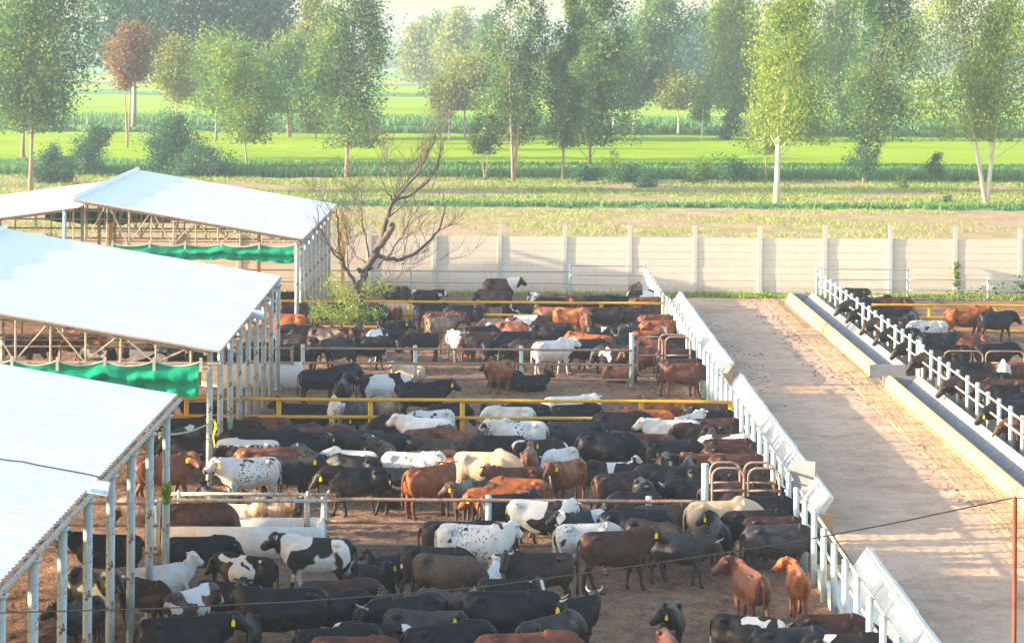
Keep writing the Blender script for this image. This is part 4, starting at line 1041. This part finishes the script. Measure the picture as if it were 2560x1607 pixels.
    m2 = o.modifiers.new('s', 'SMOOTH'); m2.factor = .6; m2.iterations = 6
    m3 = o.modifiers.new('d', 'DECIMATE'); m3.ratio = .45
    dg = bpy.context.evaluated_depsgraph_get(); ev = o.evaluated_get(dg)
    out = bpy.data.meshes.new_from_object(ev, depsgraph=dg); bpy.data.objects.remove(o); out.name = 'cow_body'
    out.polygons.foreach_set('use_smooth', [True]*len(out.polygons))
    # masks: muzzle, eyes, hooves, tail switch / face / height
    co = np.zeros(len(out.vertices)*3, dtype=np.float32); out.vertices.foreach_get('co', co); co = co.reshape(-1, 3)
    hpv, hdv, hsv, huv = (np.array(v) for v in (hp, hd, hs, hu))
    q = co-hpv; t = q@hdv; sdd = q@hsv; uu = q@huv; rad = np.sqrt(sdd**2+uu**2)
    inhead = (rad < .2) & (t > -.1) & (t < .5)
    muzzle = np.clip((t-.31)/.05, 0, 1)*inhead
    eye = np.zeros(len(co))
    for s in (-1, 1): eye = np.maximum(eye, np.exp(-(((t-.115)/.022)**2+((sdd-s*.112)/.028)**2+((uu-.025)/.020)**2))*(1.4))
    zz = co[:, 2]-(dz if dz else 0)
    nn = np.zeros(len(out.vertices)*3, dtype=np.float32); out.vertices.foreach_get('normal', nn); nn = nn.reshape(-1, 3)
    X0, Y0_, Z0 = co[:, 0], co[:, 1], zz
    side = np.clip(np.abs(nn[:, 1])*1.6-.3, 0, 1)
    g3 = lambda x, z, a, b: np.exp(-((X0-x)/a)**2-((Z0-z)/b)**2)
    disp = -.052*g3(-.25, 1.03, .11, .09)*side-.022*g3(.20, 1.06, .10, .10)*side-.020*g3(-.66, .86, .08, .12)*side
    disp += .0075*np.sin(X0*2*np.pi/.085)*np.exp(-((X0-.10)/.20)**2)*np.exp(-((Z0-.88)/.17)**2)*side
    top = np.clip(nn[:, 2]*2-1, 0, 1)*np.exp(-(Y0_/.035)**2)*(X0 > -.7)*(X0 < .5)
    disp += .016*top
    disp += .030*np.exp(-((X0+.43)/.06)**2-((np.abs(Y0_)-.20)/.05)**2-((Z0-1.12)/.05)**2)
    co2 = co+nn*disp[:, None].astype(np.float32)
    out.vertices.foreach_set('co', co2.ravel()); out.update()
    hoof = np.clip((.075-co[:, 2])/.03, 0, 1)*(0 if dz else 1)
    tail = np.clip((-.775-co[:, 0])/.01, 0, 1)*np.clip((.56-zz)/.08, 0, 1)
    dark = np.clip(np.maximum.reduce([muzzle, eye, hoof, tail]), 0, 1)
    blaze = np.clip(1-np.abs(sdd)/.05, 0, 1)*np.clip((uu+.02)/.05, 0, 1)*inhead*np.clip((t+.02)/.05, 0, 1)
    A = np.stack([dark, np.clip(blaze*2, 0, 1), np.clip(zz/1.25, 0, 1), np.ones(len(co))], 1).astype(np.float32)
    at = out.attributes.new('mask', 'FLOAT_COLOR', 'POINT'); at.data.foreach_set('color', A.ravel())
    out['hp'] = list(hp); out['hd'] = list(hd)
    return dict(me=out, hp=hp, hd=hd, hs=hs, hu=hu)
COWS = {}
sd_ = 0
for h_ in ('up', 'mid', 'low', 'turnL', 'turnR'):
    for lg in ('A', 'B'): COWS[(h_, lg, 0)] = build_cow(h_, lg); sd_ += 1
for h_ in ('up', 'low'): COWS[(h_, 'B', 1)] = build_cow(h_, 'B', .09)
COWS[('reach', 'A', 0)] = build_cow('reach', 'A'); COWS[('reach', 'B', 0)] = build_cow('reach', 'B')
for h_ in ('lie', 'lieL', 'lieR'): COWS[(h_, 'A', 0)] = build_cow(h_, 'A')

def coat(name, mode, spot=(.68, .64, .60)):
    t = NT(name); oi = t.n('ObjectInfo'); g = t.n('TexCoord'); at = t.n('Attribute'); at.attribute_name = 'mask'
    sx = t.n('SeparateColor'); t.l(at.outputs['Color'], sx.inputs[0])
    dark, blaze, hgt = sx.outputs[0], sx.outputs[1], sx.outputs[2]
    # object space pattern shifted per animal
    vm = t.n('VectorMath'); vm.operation = 'ADD'; cb_ = t.n('CombineXYZ')
    r1 = t.math('MULTIPLY', oi.outputs['Random'], 47.0); r2 = t.math('MULTIPLY', oi.outputs['Random'], 31.7)
    t.l(r1, cb_.inputs[0]); t.l(r2, cb_.inputs[1]); t.l(g.outputs['Object'], vm.inputs[0]); t.l(cb_.outputs[0], vm.inputs[1]); v = vm.outputs[0]
    base = oi.outputs['Color']
    n1 = t.noise(v, 2.2, 4, .6); n2 = t.noise(v, 22, 3, .7)
    c = t.mix(t.mr(n1, .40, .64), base, (.5, .5, .5), 'MULTIPLY') if False else base
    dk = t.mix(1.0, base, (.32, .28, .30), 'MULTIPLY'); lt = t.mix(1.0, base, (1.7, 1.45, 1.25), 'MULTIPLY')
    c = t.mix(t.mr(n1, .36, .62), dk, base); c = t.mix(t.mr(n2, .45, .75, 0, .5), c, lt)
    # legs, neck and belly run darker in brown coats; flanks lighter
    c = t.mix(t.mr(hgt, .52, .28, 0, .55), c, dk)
    sp = t.n('SeparateXYZ'); t.l(g.outputs['Object'], sp.inputs[0])
    c = t.mix(t.math('MULTIPLY', t.mr(t.math('ADD', sp.outputs['X'], t.math('MULTIPLY', n1, .5)), .55, .85, 0, .8), oi.outputs['Random']), c, dk)
    n5 = t.noise(v, 3.5, 3, .6); c = t.mix(t.mr(n5, .52, .68, 0, .5), c, lt)
    if mode == 'patch':
        n = t.noise(v, 1.55, 1.5, .45, .6); m = t.mr(n, .515, .530); c = t.mix(m, c, spot)
    elif mode == 'few':
        n = t.noise(v, 2.1, 1.5, .45, .5); m = t.mr(n, .625, .640); c = t.mix(m, c, spot)
        c = t.mix(t.math('MULTIPLY', blaze, t.math('GREATER_THAN', oi.outputs['Random'], .4)), c, spot)
    elif mode == 'back':
        n = t.noise(v, 9, 4, .7); m = t.mr(t.math('ADD', hgt, t.math('MULTIPLY', n, .28)), .99, 1.03); c = t.mix(m, c, spot)
        c = t.mix(t.mr(hgt, .50, .40), c, spot)
    elif mode == 'speck':
        n = t.noise(v, 17, 2, .6); nn = t.noise(v, 1.8, 2); m = t.math('MULTIPLY', t.mr(n, .57, .60), t.mr(nn, .42, .56))
        big = t.mr(t.noise(v, 2.4, 2), .64, .66)
        wh = t.mix(t.mr(n1, .4, .7), spot, tuple(x*.82 for x in spot))
        c = t.mix(t.math('MAXIMUM', m, big), wh, c)
    elif mode == 'white':
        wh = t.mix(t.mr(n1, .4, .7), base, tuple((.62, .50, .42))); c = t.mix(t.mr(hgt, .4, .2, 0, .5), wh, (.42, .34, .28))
    # dung-stained legs and belly
    n3 = t.noise(v, 6, 4, .7)
    c = t.mix(t.math('MULTIPLY', t.mr(n3, .45, .65), t.mr(hgt, .75, .35, 0, .55)), c, (.14, .09, .055))
    c = t.mix(t.math('MULTIPLY', dark, .88), c, (.018, .014, .014))
    t.base(c); t.b.inputs['Roughness'].default_value = .48; t.b.inputs['Specular IOR Level'].default_value = .24
    t.b.inputs['Sheen Weight'].default_value = .03; t.b.inputs['Sheen Roughness'].default_value = .4
    t.bump(t.math('ADD', t.noise(t.coord(scale=(1, 1, .35)), 30, 4, .7), t.math('MULTIPLY', n1, 2.5)), .35, .012)
    return t.m
CM = {m: coat('coat_'+m, m) for m in ('plain', 'patch', 'few', 'back', 'speck', 'white')}
COAT = {  # code: (material, colour, words)
 'K': ('plain', (.008, .0075, .013), 'black'), 'GY': ('plain', (.028, .027, .034), 'charcoal grey'), 'DB': ('plain', (.030, .018, .017), 'dark brown'),
 'RB': ('plain', (.058, .026, .019), 'dark reddish brown'), 'BR': ('plain', (.145, .052, .030), 'reddish brown'), 'OR': ('plain', (.33, .10, .025), 'orange brown'),
 'TN': ('plain', (.30, .20, .14), 'tan'), 'BG': ('plain', (.085, .058, .045), 'grey brown'), 'CR': ('white', (.62, .42, .24), 'cream'),
 'WH': ('white', (.74, .72, .70), 'white'), 'WS': ('speck', (.03, .03, .035), 'white and black speckled'), 'WR': ('speck', (.20, .06, .035), 'white and red speckled'),
 'HF': ('patch', (.012, .012, .015), 'black and white patched'), 'HK': ('few', (.012, .011, .014), 'white marked black'), 'HW': ('back', (.015, .014, .016), 'white backed black'),
 'RF': ('patch', (.09, .035, .024), 'brown and white patched')}
ORG = {'C1': (0, 1200, 2.801), 'C2': (800, 1200, 2.801), 'C3': (1600, 1200, 2.509), 'C4': (0, 880, 2.801), 'C5': (700, 880, 3.441), 'C6': (1350, 880, 3.212),
       'D2': (700, 500, 2.965), 'D3': (1200, 540, 3.217), 'D4': (1900, 540, 3.217), 'D5': (2100, 880, 3.687), 'E1': (0, 400, 2.801)}
# crop, x of trunk middle, y of back line, heading (0 right, 90 away, 180 left, 270 towards), pose, coat, scale, extra (h horns, t tag, z zebu)
LIST = """
C1 770 390 180 up K 1 .
C1 640 645 335 up HF 1 t
C1 575 850 265 low K 1 h
C1 1110 595 10 lie WH .95 .
C1 1010 700 310 low DB .95 .
C1 1370 405 8 low K 1.05 .
C1 1740 540 176 mid HK 1.02 .
C1 2230 412 184 low HF 1.1 .
C1 1320 775 4 low RF 1 .
C1 1560 705 350 lieR K 1 .
C1 1270 970 5 low K 1.08 t
C1 1980 800 178 low K 1.12 .
C1 1760 935 262 low DB 1 .
C2 95 722 3 mid RB 1 t
C2 70 795 2 low K 1 t
C2 350 865 80 low K 1 .
C2 340 590 355 lieR K .9 t
C2 520 520 200 lieR K .95 .
C2 950 297 4 low DB 1.05 t
C2 1070 350 350 low WS 1.18 .
C2 800 478 2 low HK 1.02 .
C2 880 535 338 low BG 1 .
C2 1180 600 60 lie WH .9 .
C2 1540 518 184 low DB 1.05 h
C2 1870 308 45 low WS 1 .
C2 2060 365 3 up RB 1.08 .
C2 2180 262 5 mid K 1 .
C2 2220 208 178 low K .98 .
C2 1560 150 330 low HF 1.05 .
C2 1850 205 200 low HF .98 .
C2 1330 112 3 low K 1 .
C2 1340 52 184 low OR .95 .
C2 640 812 205 mid K 1 h
C2 860 800 335 low GY 1 ht
C2 690 920 2 low GY .95 .
C2 1310 778 2 mid K 1.14 th
C2 1320 700 4 low HK 1 .
C2 1710 850 355 low K 1 h
C2 1590 965 1 low DB 1.08 .
C2 1400 1085 3 mid BR 1.1 t
C2 420 1018 182 low HK 1.02 .
C2 850 1020 3 mid K 1.02 .
C2 200 1108 1 mid BR 1 .
C1 2320 1040 2 mid K .95 .
C3 460 125 6 low CR 1.12 z
C3 490 240 85 low K 1 .
C3 720 212 4 low DB 1 .
C3 870 228 2 mid RB 1.02 .
C3 885 290 3 low GY 1.05 .
C3 215 278 340 low GY 1 h
C3 60 245 2 low DB 1 .
C3 690 555 112 turnL BR 1.1 .
C3 990 552 86 turnL OR 1.02 .
C3 205 790 268 low K .95 t
C3 650 860 345 low HK 1 ht
C3 940 955 3 low GY .95 .
C3 1255 850 4 mid RB .95 h
C3 1400 958 2 mid HK .95 .
C3 180 965 275 low BR .95 .
C4 1105 525 285 up HF .95 .
C4 1250 555 82 low HF 1 .
C4 1370 588 176 low K .98 .
C4 1140 732 357 turnR BR 1.08 z
C4 1330 470 2 low DB 1 .
C4 1430 350 180 lie K 1 .
C4 1885 465 178 mid BR 1 .
C4 1690 482 184 low RB .95 .
C4 1745 568 178 low K 1 .
C4 1940 556 2 low K 1 .
C4 2110 572 182 low K 1 .
C4 2080 520 20 low GY .95 .
C4 1770 622 182 low HW 1.02 .
C4 1840 680 2 low BR 1 .
C4 1750 752 212 up WR 1.06 t
C4 1990 752 345 low K 1.02 .
C4 2150 672 88 low K 1 .
C4 2065 655 268 up HK .92 t
C4 1580 945 180 lie K .9 .
C1 1370 168 2 low BR 1 .
C1 990 150 178 low RB .9 .
C1 1970 110 330 low BG .95 h
C1 1620 165 5 lie CR .85 .
C5 370 650 2 mid BR 1.06 .
C5 680 692 190 mid GY 1 ht
C5 800 695 268 low HK .92 t
C5 930 700 3 low K 1 .
C5 920 790 275 low K 1 .
C5 480 432 92 low WS 1.1 .
C5 220 445 180 lie K 1.1 .
C5 690 452 262 low DB 1 t
C5 890 372 95 low TN .95 .
C5 330 155 3 mid K 1 .
C5 540 243 95 low K .98 .
C5 880 198 4 low HF 1.12 .
C5 1225 268 2 up K 1.06 t
C5 545 112 80 low K .95 .
C5 1110 115 178 lieL CR .9 .
C5 1040 560 182 low K 1 .
C5 1260 588 180 low WH 1.05 .
C5 1320 492 190 mid WR .95 .
C5 1440 448 2 low K 1 .
C5 1210 668 4 low BR 1 .
C5 1590 697 180 low BR 1 .
C5 1390 748 182 mid BG 1 h
C5 1900 732 180 low K 1 .
C5 1320 868 184 mid OR .98 t
C5 600 868 180 low HW 1.05 z
C5 1060 912 3 low WS 1.08 .
C5 690 905 178 low K 1 .
C5 690 968 182 mid K 1.05 t
C5 990 962 2 low HK 1 t
C5 970 1118 88 lie GY .9 .
C5 1290 992 8 low OR 1.1 z
C5 1750 870 2 low CR 1.15 z
C5 2140 835 50 low BR 1 .
C5 2030 1005 182 low BR 1 .
C5 2070 1103 180 low OR 1 .
C5 1930 1160 182 low OR .98 .
C5 1600 1118 250 low BG 1 .
C5 1900 1200 2 low DB 1 .
C5 1740 1105 255 low HK .9 .
C5 2090 592 180 mid WS 1.1 z
C5 2000 480 180 mid WH .95 .
C5 2180 485 182 low K 1 .
C5 1855 470 270 up K .9 .
C6 200 385 2 low WH 1.08 .
C5 2200 758 2 low HK 1 .
C6 230 435 4 mid K 1 t
C6 210 560 2 mid GY 1 .
C6 630 490 3 low DB 1.05 .
C6 870 452 150 turnR OR 1.05 .
C6 1000 378 182 low OR 1 .
C6 1090 582 178 low WH 1 .
C6 1190 498 60 low WS .95 .
C6 1420 420 2 low DB 1 .
C6 1450 478 2 low K 1 .
C6 1490 542 2 low RB 1 .
C6 1350 610 180 mid DB .98 h
C6 1560 628 2 low RF 1 .
C6 420 595 4 mid HK 1 .
C6 530 655 3 low K 1.12 .
C6 870 665 180 up BR 1.08 t
C6 1060 715 2 low K 1.05 t
C6 1350 648 70 low DB .95 .
C6 1550 700 1 low RB 1 .
C6 1600 755 2 low RB 1.02 .
C6 180 782 186 mid WH 1 .
C6 230 880 208 up OR 1.05 t
C6 1350 850 182 low OR .98 .
C6 1650 838 1 low RB 1 .
C6 1340 905 0 low K 1 .
C6 1600 908 2 low HK 1 .
C6 1700 960 2 low DB .98 .
C6 1000 830 262 low DB 1 t
C6 1180 845 268 low GY .95 .
C6 1080 922 180 mid K 1.1 .
C6 620 978 3 low RB 1.08 .
C6 850 1048 300 low GY .98 .
C6 770 1120 180 low K .98 .
C6 1290 1050 182 mid K .98 h
C6 1530 1065 2 low DB 1 .
C6 1850 1062 2 low K 1 .
C6 1860 1168 2 low K 1 .
C6 1020 1215 2 low BG 1 .
C6 540 885 5 lie HF .9 .
C6 1170 62 3 low DB 1.05 .
C6 1195 98 1 low BR 1.04 .
C6 1150 15 2 low K .98 .
D2 860 642 182 low RB 1 .
D2 1080 672 2 low HK 1.02 .
D2 1190 870 4 mid TN 1.1 z
D2 150 1015 180 low DB 1.05 .
D2 450 1030 182 low GY 1.05 .
D2 640 1020 355 mid K 1 .
D2 720 965 290 mid HF 1 .
D2 830 912 2 low K 1 .
D2 1060 990 184 low K 1.02 .
D2 1295 978 268 up WS 1 .
D2 1400 1018 265 up BR .95 t
D2 1480 940 2 low K 1 .
D2 1510 985 184 low BR .95 .
D2 1200 835 2 low BR 1 .
D2 800 785 180 low BR 1 .
D2 840 765 4 low WS .95 .
D2 690 778 178 low HK .95 .
D2 1130 772 2 low K 1 .
D2 1380 785 182 low HK 1 .
D2 60 685 2 low DB 1 .
D2 60 850 178 mid OR 1 .
D2 60 940 4 low K 1 .
D2 190 940 180 low K 1 .
D2 330 950 2 low DB 1 .
D2 470 945 180 low RB 1 .
D2 380 770 2 low K 1 .
D2 120 770 182 low RB 1 .
D3 165 508 2 up RF 1.1 .
D3 130 605 180 low RB .98 .
D3 430 622 265 up RF .92 .
D3 580 660 182 low K 1 .
D3 680 640 178 low BR .92 .
D3 940 645 2 mid DB 1 .
D3 1180 650 182 low K 1 .
D3 1250 545 92 low BR 1 .
D3 1350 605 5 low HF 1 .
D3 1350 658 2 low BR 1 .
D3 290 705 0 low HK 1 .
D3 1390 712 2 low RB 1 .
D3 550 738 180 low BR .98 .
D3 715 745 300 up OR 1.05 .
D3 850 790 268 mid BR .95 .
D3 1000 740 2 low DB .98 .
D3 1190 745 4 mid DB 1.08 .
D3 1450 798 2 low BR 1 .
D3 1480 848 1 low OR 1 .
D3 1340 918 3 low OR .98 .
D3 1190 893 60 low K .95 .
D3 1300 855 2 low K 1 .
D3 1462 905 268 mid RF .92 .
D3 1000 900 182 low HK .98 .
D3 360 815 0 low RF 1 .
D3 110 835 180 low TN .95 .
D3 250 845 2 low BR 1 .
D3 230 908 180 lie WH .98 .
D3 530 872 2 low K 1 .
D3 300 935 182 low K 1 .
D3 150 1005 2 low K 1 .
D3 430 1002 180 low DB 1 .
D3 600 998 4 low WH 1.12 z
D3 820 1003 2 low HK 1.02 .
D3 920 962 178 low OR 1.08 .
D3 1100 975 2 low DB 1 .
D3 1110 1045 184 low HK 1 .
D3 210 1225 180 lie K 1 .
D3 165 1165 268 up OR .9 .
D3 400 1262 2 lie K .9 .
D3 1370 1002 2 low BR 1 .
D3 1590 958 2 low K 1 .
D3 1340 1065 182 low BR 1 .
D3 1640 1092 2 low DB 1 .
D3 245 1035 268 low GY .95 .
D3 1130 1190 5 lie BR .95 .
D4 775 585 184 low DB .98 .
D4 940 645 2 low HK 1 .
D4 1090 660 180 low BR 1 .
D4 800 672 182 low HK 1 .
D4 850 742 181 low K 1 .
D4 930 818 180 low DB 1 t
D4 1075 905 181 low K 1 .
D4 1160 1000 180 low K 1 .
D4 1290 1095 180 low DB 1.02 .
D4 1080 770 2 low K 1 .
D4 1200 772 75 low K 1 .
D4 1370 850 182 low WS 1 .
D4 1650 742 2 up OR 1.12 z
D4 1895 775 3 low K 1.06 .
D4 1420 945 2 low K 1 .
D4 1710 950 180 lie BR .95 .
D4 1540 1042 184 low K .98 .
D4 1880 1030 2 mid K 1.02 .
D4 1950 1170 85 low WS 1 .
D4 1730 1180 182 low K 1 .
D4 2060 1190 2 low BR .95 .
D4 1850 1265 182 low K 1 .
D4 1980 1330 180 low RB 1 .
D5 1180 215 181 low DB 1 .
D5 1620 455 180 low GY 1.02 t
D5 1760 590 181 low BR 1.02 .
D5 1560 300 182 low K 1 .
D5 1800 400 182 low K 1 .
E1 280 1230 180 low DB 1 .
E1 480 1215 2 low BR .98 .
E1 130 1240 2 low K 1 .
E1 700 1300 182 low K 1 .
E1 950 1290 2 low RB 1 .
E1 620 1200 180 low OR .95 .
E1 1250 1310 180 low K .98 .
E1 1450 1330 2 low DB 1 .
E1 1820 1280 2 low K 1 .
E1 1980 1290 182 low DB 1 .
E1 2100 1310 2 low K 1 .
E1 1050 1340 182 low HF .95 .
"""
cows = []
for ln in LIST.strip().split('\n'):
    a = ln.split()
    if a[4] == 'low' and random.random() < .5: a[4] = random.choice(('mid', 'mid', 'up', 'turnL', 'turnR'))
    ox, oy, sc = ORG[a[0]]; px = ox+float(a[1])/sc; py = oy+float(a[2])/sc
    hd = float(a[3])+random.gauss(0, 19 if px < 1650 else 6); pose = a[4]; s = float(a[6]); s *= random.choice((.84, .90, .93, .95, .97))
    hb = (1.205*1.07-(LIE if pose.startswith('lie') else 0))*s
    p = G(px, py, hb)
    if pose in ('low', 'mid', 'up', 'turnL', 'turnR') and ((4.9 < p.x < 9 and p.y > 46 and (float(a[3]) < 5)) or (p.x > 14 and p.x < 17.2 and 176 < float(a[3]) < 186)): pose = 'reach'; hd = float(a[3])+random.gauss(0, 3)
    cows.append(dict(x=p.x, y=p.y, h=math.radians(hd), hd=float(a[3]) % 360, pose=pose, coat=a[5], s=s, ex=a[7], x0=p.x, y0=p.y))
FEN = [FY['A'], FY['B'], FY['C'], FY['D'], 117.3]
def penof(c): return ('R' if c['x0'] > 11 else 'L')+str(sum(c['y0'] > f for f in (FY['D'], FY['C'], FY['B'], FY['A'])))
for c in cows: c['pen'] = penof(c)
def disks(c):
    cx, sx = math.cos(c['h']), math.sin(c['h'])
    return [(c['x']+cx*d_*c['s'], c['y']+sx*d_*c['s']) for d_ in (-.46, -.15, .15, .50)]
for it in range(60):
    mv = 0
    for i in range(len(cows)):
        a = cows[i]
        for j in range(i+1, len(cows)):
            b = cows[j]
            if abs(a['x']-b['x']) > 2 or abs(a['y']-b['y']) > 2: continue
            rr_ = .31*(a['s']+b['s']); best = 0; 
            for (x1, y1) in disks(a):
                for (x2, y2) in disks(b):
                    dd = math.hypot(x1-x2, y1-y2)
                    if rr_-dd > best: best = rr_-dd
            if best > .01:
                sg = 1 if a['y'] > b['y'] else -1; m = min(.12, best*.5)
                a['y'] += sg*m; b['y'] -= sg*m; mv += 1
                if abs(a['x']-b['x']) > .9:
                    sx_ = 1 if a['x'] > b['x'] else -1; a['x'] += sx_*m*.3; b['x'] -= sx_*m*.3
    for c in cows:
        e = abs(math.sin(c['h']))*.85*c['s']+.32
        fs_ = [FY['D'], FY['C'], FY['B'], FY['A'], 117.3] if c['pen'][0] == 'L' else [FY['A'], 117.3]
        for f in fs_:
            if abs(c['y']-f) < e: c['y'] = f+(e if (c['y0'] > f and f != 117.3) else -e)
        ex_ = abs(math.cos(c['h']))*.74*c['s']+.30*abs(math.sin(c['h']))
        if c['pen'][0] == 'L': c['x'] = min(c['x'], 7.0-ex_)
        else: c['x'] = max(c['x'], 15.4+ex_*.70)
for i in range(1, len(cows)): pass
# ordinal labels inside each pen and coat
PEN = {'L0': 'in the nearest pen', 'L1': 'in the second pen', 'L2': 'in the third pen', 'L3': 'in the fourth pen', 'L4': 'in the farthest pen',
       'R0': 'in the right pens', 'R1': 'in the right pens', 'R2': 'in the right pens', 'R3': 'in the right pens', 'R4': 'in the far right pen'}
GR = {k: 'cattle '+v for k, v in PEN.items()}
ORD = ['first', 'second', 'third', 'fourth', 'fifth', 'sixth', 'seventh', 'eighth', 'ninth', 'tenth', 'eleventh', 'twelfth', 'thirteenth', 'fourteenth', 'fifteenth', 'sixteenth', 'seventeenth', 'eighteenth', 'nineteenth', 'twentieth'] + ['twenty '+o for o in ('first', 'second', 'third', 'fourth', 'fifth', 'sixth', 'seventh', 'eighth', 'ninth')]
def act(c):
    d_ = c['hd']; way = 'facing right' if (d_ < 50 or d_ > 310) else 'facing away' if d_ < 130 else 'facing left' if d_ < 230 else 'facing the camera'
    return ('lying ' if c['pose'].startswith('lie') else '')+way
grp = {}
for c in cows:
    c['act'] = act(c); grp.setdefault((PEN[c['pen']], c['coat'], c['act']), []).append(c)
for k, L in grp.items():
    L.sort(key=lambda c: toPx((c['x'], c['y'], 1))[0])
    for i, c in enumerate(L):
        cw = COAT[c['coat']][2]; base_ = cw if 'cow' in cw else cw+' cow'
        if len(L) == 1: c['label'] = f"{base_} {c['act']} {k[0]}, the only such one"
        else: c['label'] = f"{base_} {c['act']} {k[0]}, {ORD[i]} such from the left"
# horns and tags
hm = MB()
def horn_mesh(s):
    mb = MB(); pts = [Vector((0, 0, 0)), Vector((.0, s*.06, .015)), Vector((.01, s*.11, .05)), Vector((.02, s*.13, .11)), Vector((.02, s*.12, .16))]
    mb.tube(pts, [.026, .023, .019, .012, .004], 7); return mb.mesh('horn', M['horn'], True)
HM = {s: horn_mesh(s) for s in (-1, 1)}
mb = MB(); mb.box(-.004, .004, -.035, .035, -.10, 0); mb.box(-.004, .004, -.015, .015, -.0, .03); TAGME = mb.mesh('ear_tag', M['tagy'])
for i, c in enumerate(cows):
    key = c['pose']; z = 1 if ('z' in c['ex'] and key in ('up', 'low', 'mid')) else 0
    if z: k = ('low' if key == 'low' else 'up', 'B', 1)
    elif key.startswith('lie'): k = (key, 'A', 0)
    else: k = (key, random.choice('AB'), 0)
    cd = COWS[k]; mname, colr, words = COAT[c['coat']]
    o = bpy.data.objects.new('cow', cd['me'].copy() if False else cd['me']); COL.objects.link(o)
    if len(o.data.materials) == 0: o.data.materials.append(CM['plain'])
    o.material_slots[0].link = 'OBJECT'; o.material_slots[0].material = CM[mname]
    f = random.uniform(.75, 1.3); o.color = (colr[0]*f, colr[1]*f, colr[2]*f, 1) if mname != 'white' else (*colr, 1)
    s = c['s']; o.scale = (s*random.uniform(.98, 1.06), s*random.uniform(.84, 1.04), s*1.07)
    o.location = (c['x'], c['y'], .02); o.rotation_euler = (0, 0, c['h'])
    tag(o, c['label'], 'cow', GR[c['pen']])
    Bm = Matrix((cd['hd'], cd['hs'], cd['hu'])).transposed()
    if 'h' in c['ex']:
        for sg in (-1, 1):
            h = bpy.data.objects.new('horn', HM[sg]); COL.objects.link(h); h.parent = o
            h.matrix_local = Matrix.Translation(cd['hp']+cd['hs']*(sg*.055)+cd['hu']*.06-cd['hd']*.02) @ (Matrix((-cd['hu']*-1 if False else cd['hd']*-1 if False else cd['hd'], cd['hs'], cd['hu'])).transposed().to_4x4())
    if 't' in c['ex'] or (not key.startswith('low') and random.random() < .2):
        sg = -1 if (c['hd'] < 180) else 1
        # the ear nearer the camera
        wv = Matrix.Rotation(c['h'], 3, 'Z') @ cd['hs']; sg = 1 if wv.y < 0 else -1
        g = bpy.data.objects.new('ear_tag', TAGME); COL.objects.link(g); g.parent = o
        ed = (cd['hs']*sg+Z_*-.12-cd['hd']*.28).normalized()
        g.location = cd['hp']+cd['hs']*sg*.085+ed*.13-Z_*.03+cd['hd']*.03
        vy = cd['hs'] if abs(cd['hs'].y) > .5 else cd['hs']
        g.rotation_euler = (0, 0, -c['h']+PI/2+random.uniform(-.4, .4))
# dust-free air: closed haze box
hb = MB(); hb.box(-420, 420, -20, 1650, -1.02, 34); hz = hb.build('haze', None)
hz.data.materials.clear()
t = NT('haze'); t.t.nodes.remove(t.b); pv = t.t.nodes.new('ShaderNodeVolumePrincipled')
pv.inputs['Color'].default_value = (.62, .77, 1.0, 1); pv.inputs['Density'].default_value = .00043; pv.inputs['Anisotropy'].default_value = .2
t.t.links.new(pv.outputs[0], t.t.nodes['Material Output'].inputs['Volume'])
hz.data.materials.append(t.m); hz['kind'] = 'stuff'; hz['label'] = 'pale haze in the air over the fields'; hz['category'] = 'haze'
print('cows', len(cows), 'objects', len(bpy.data.objects))
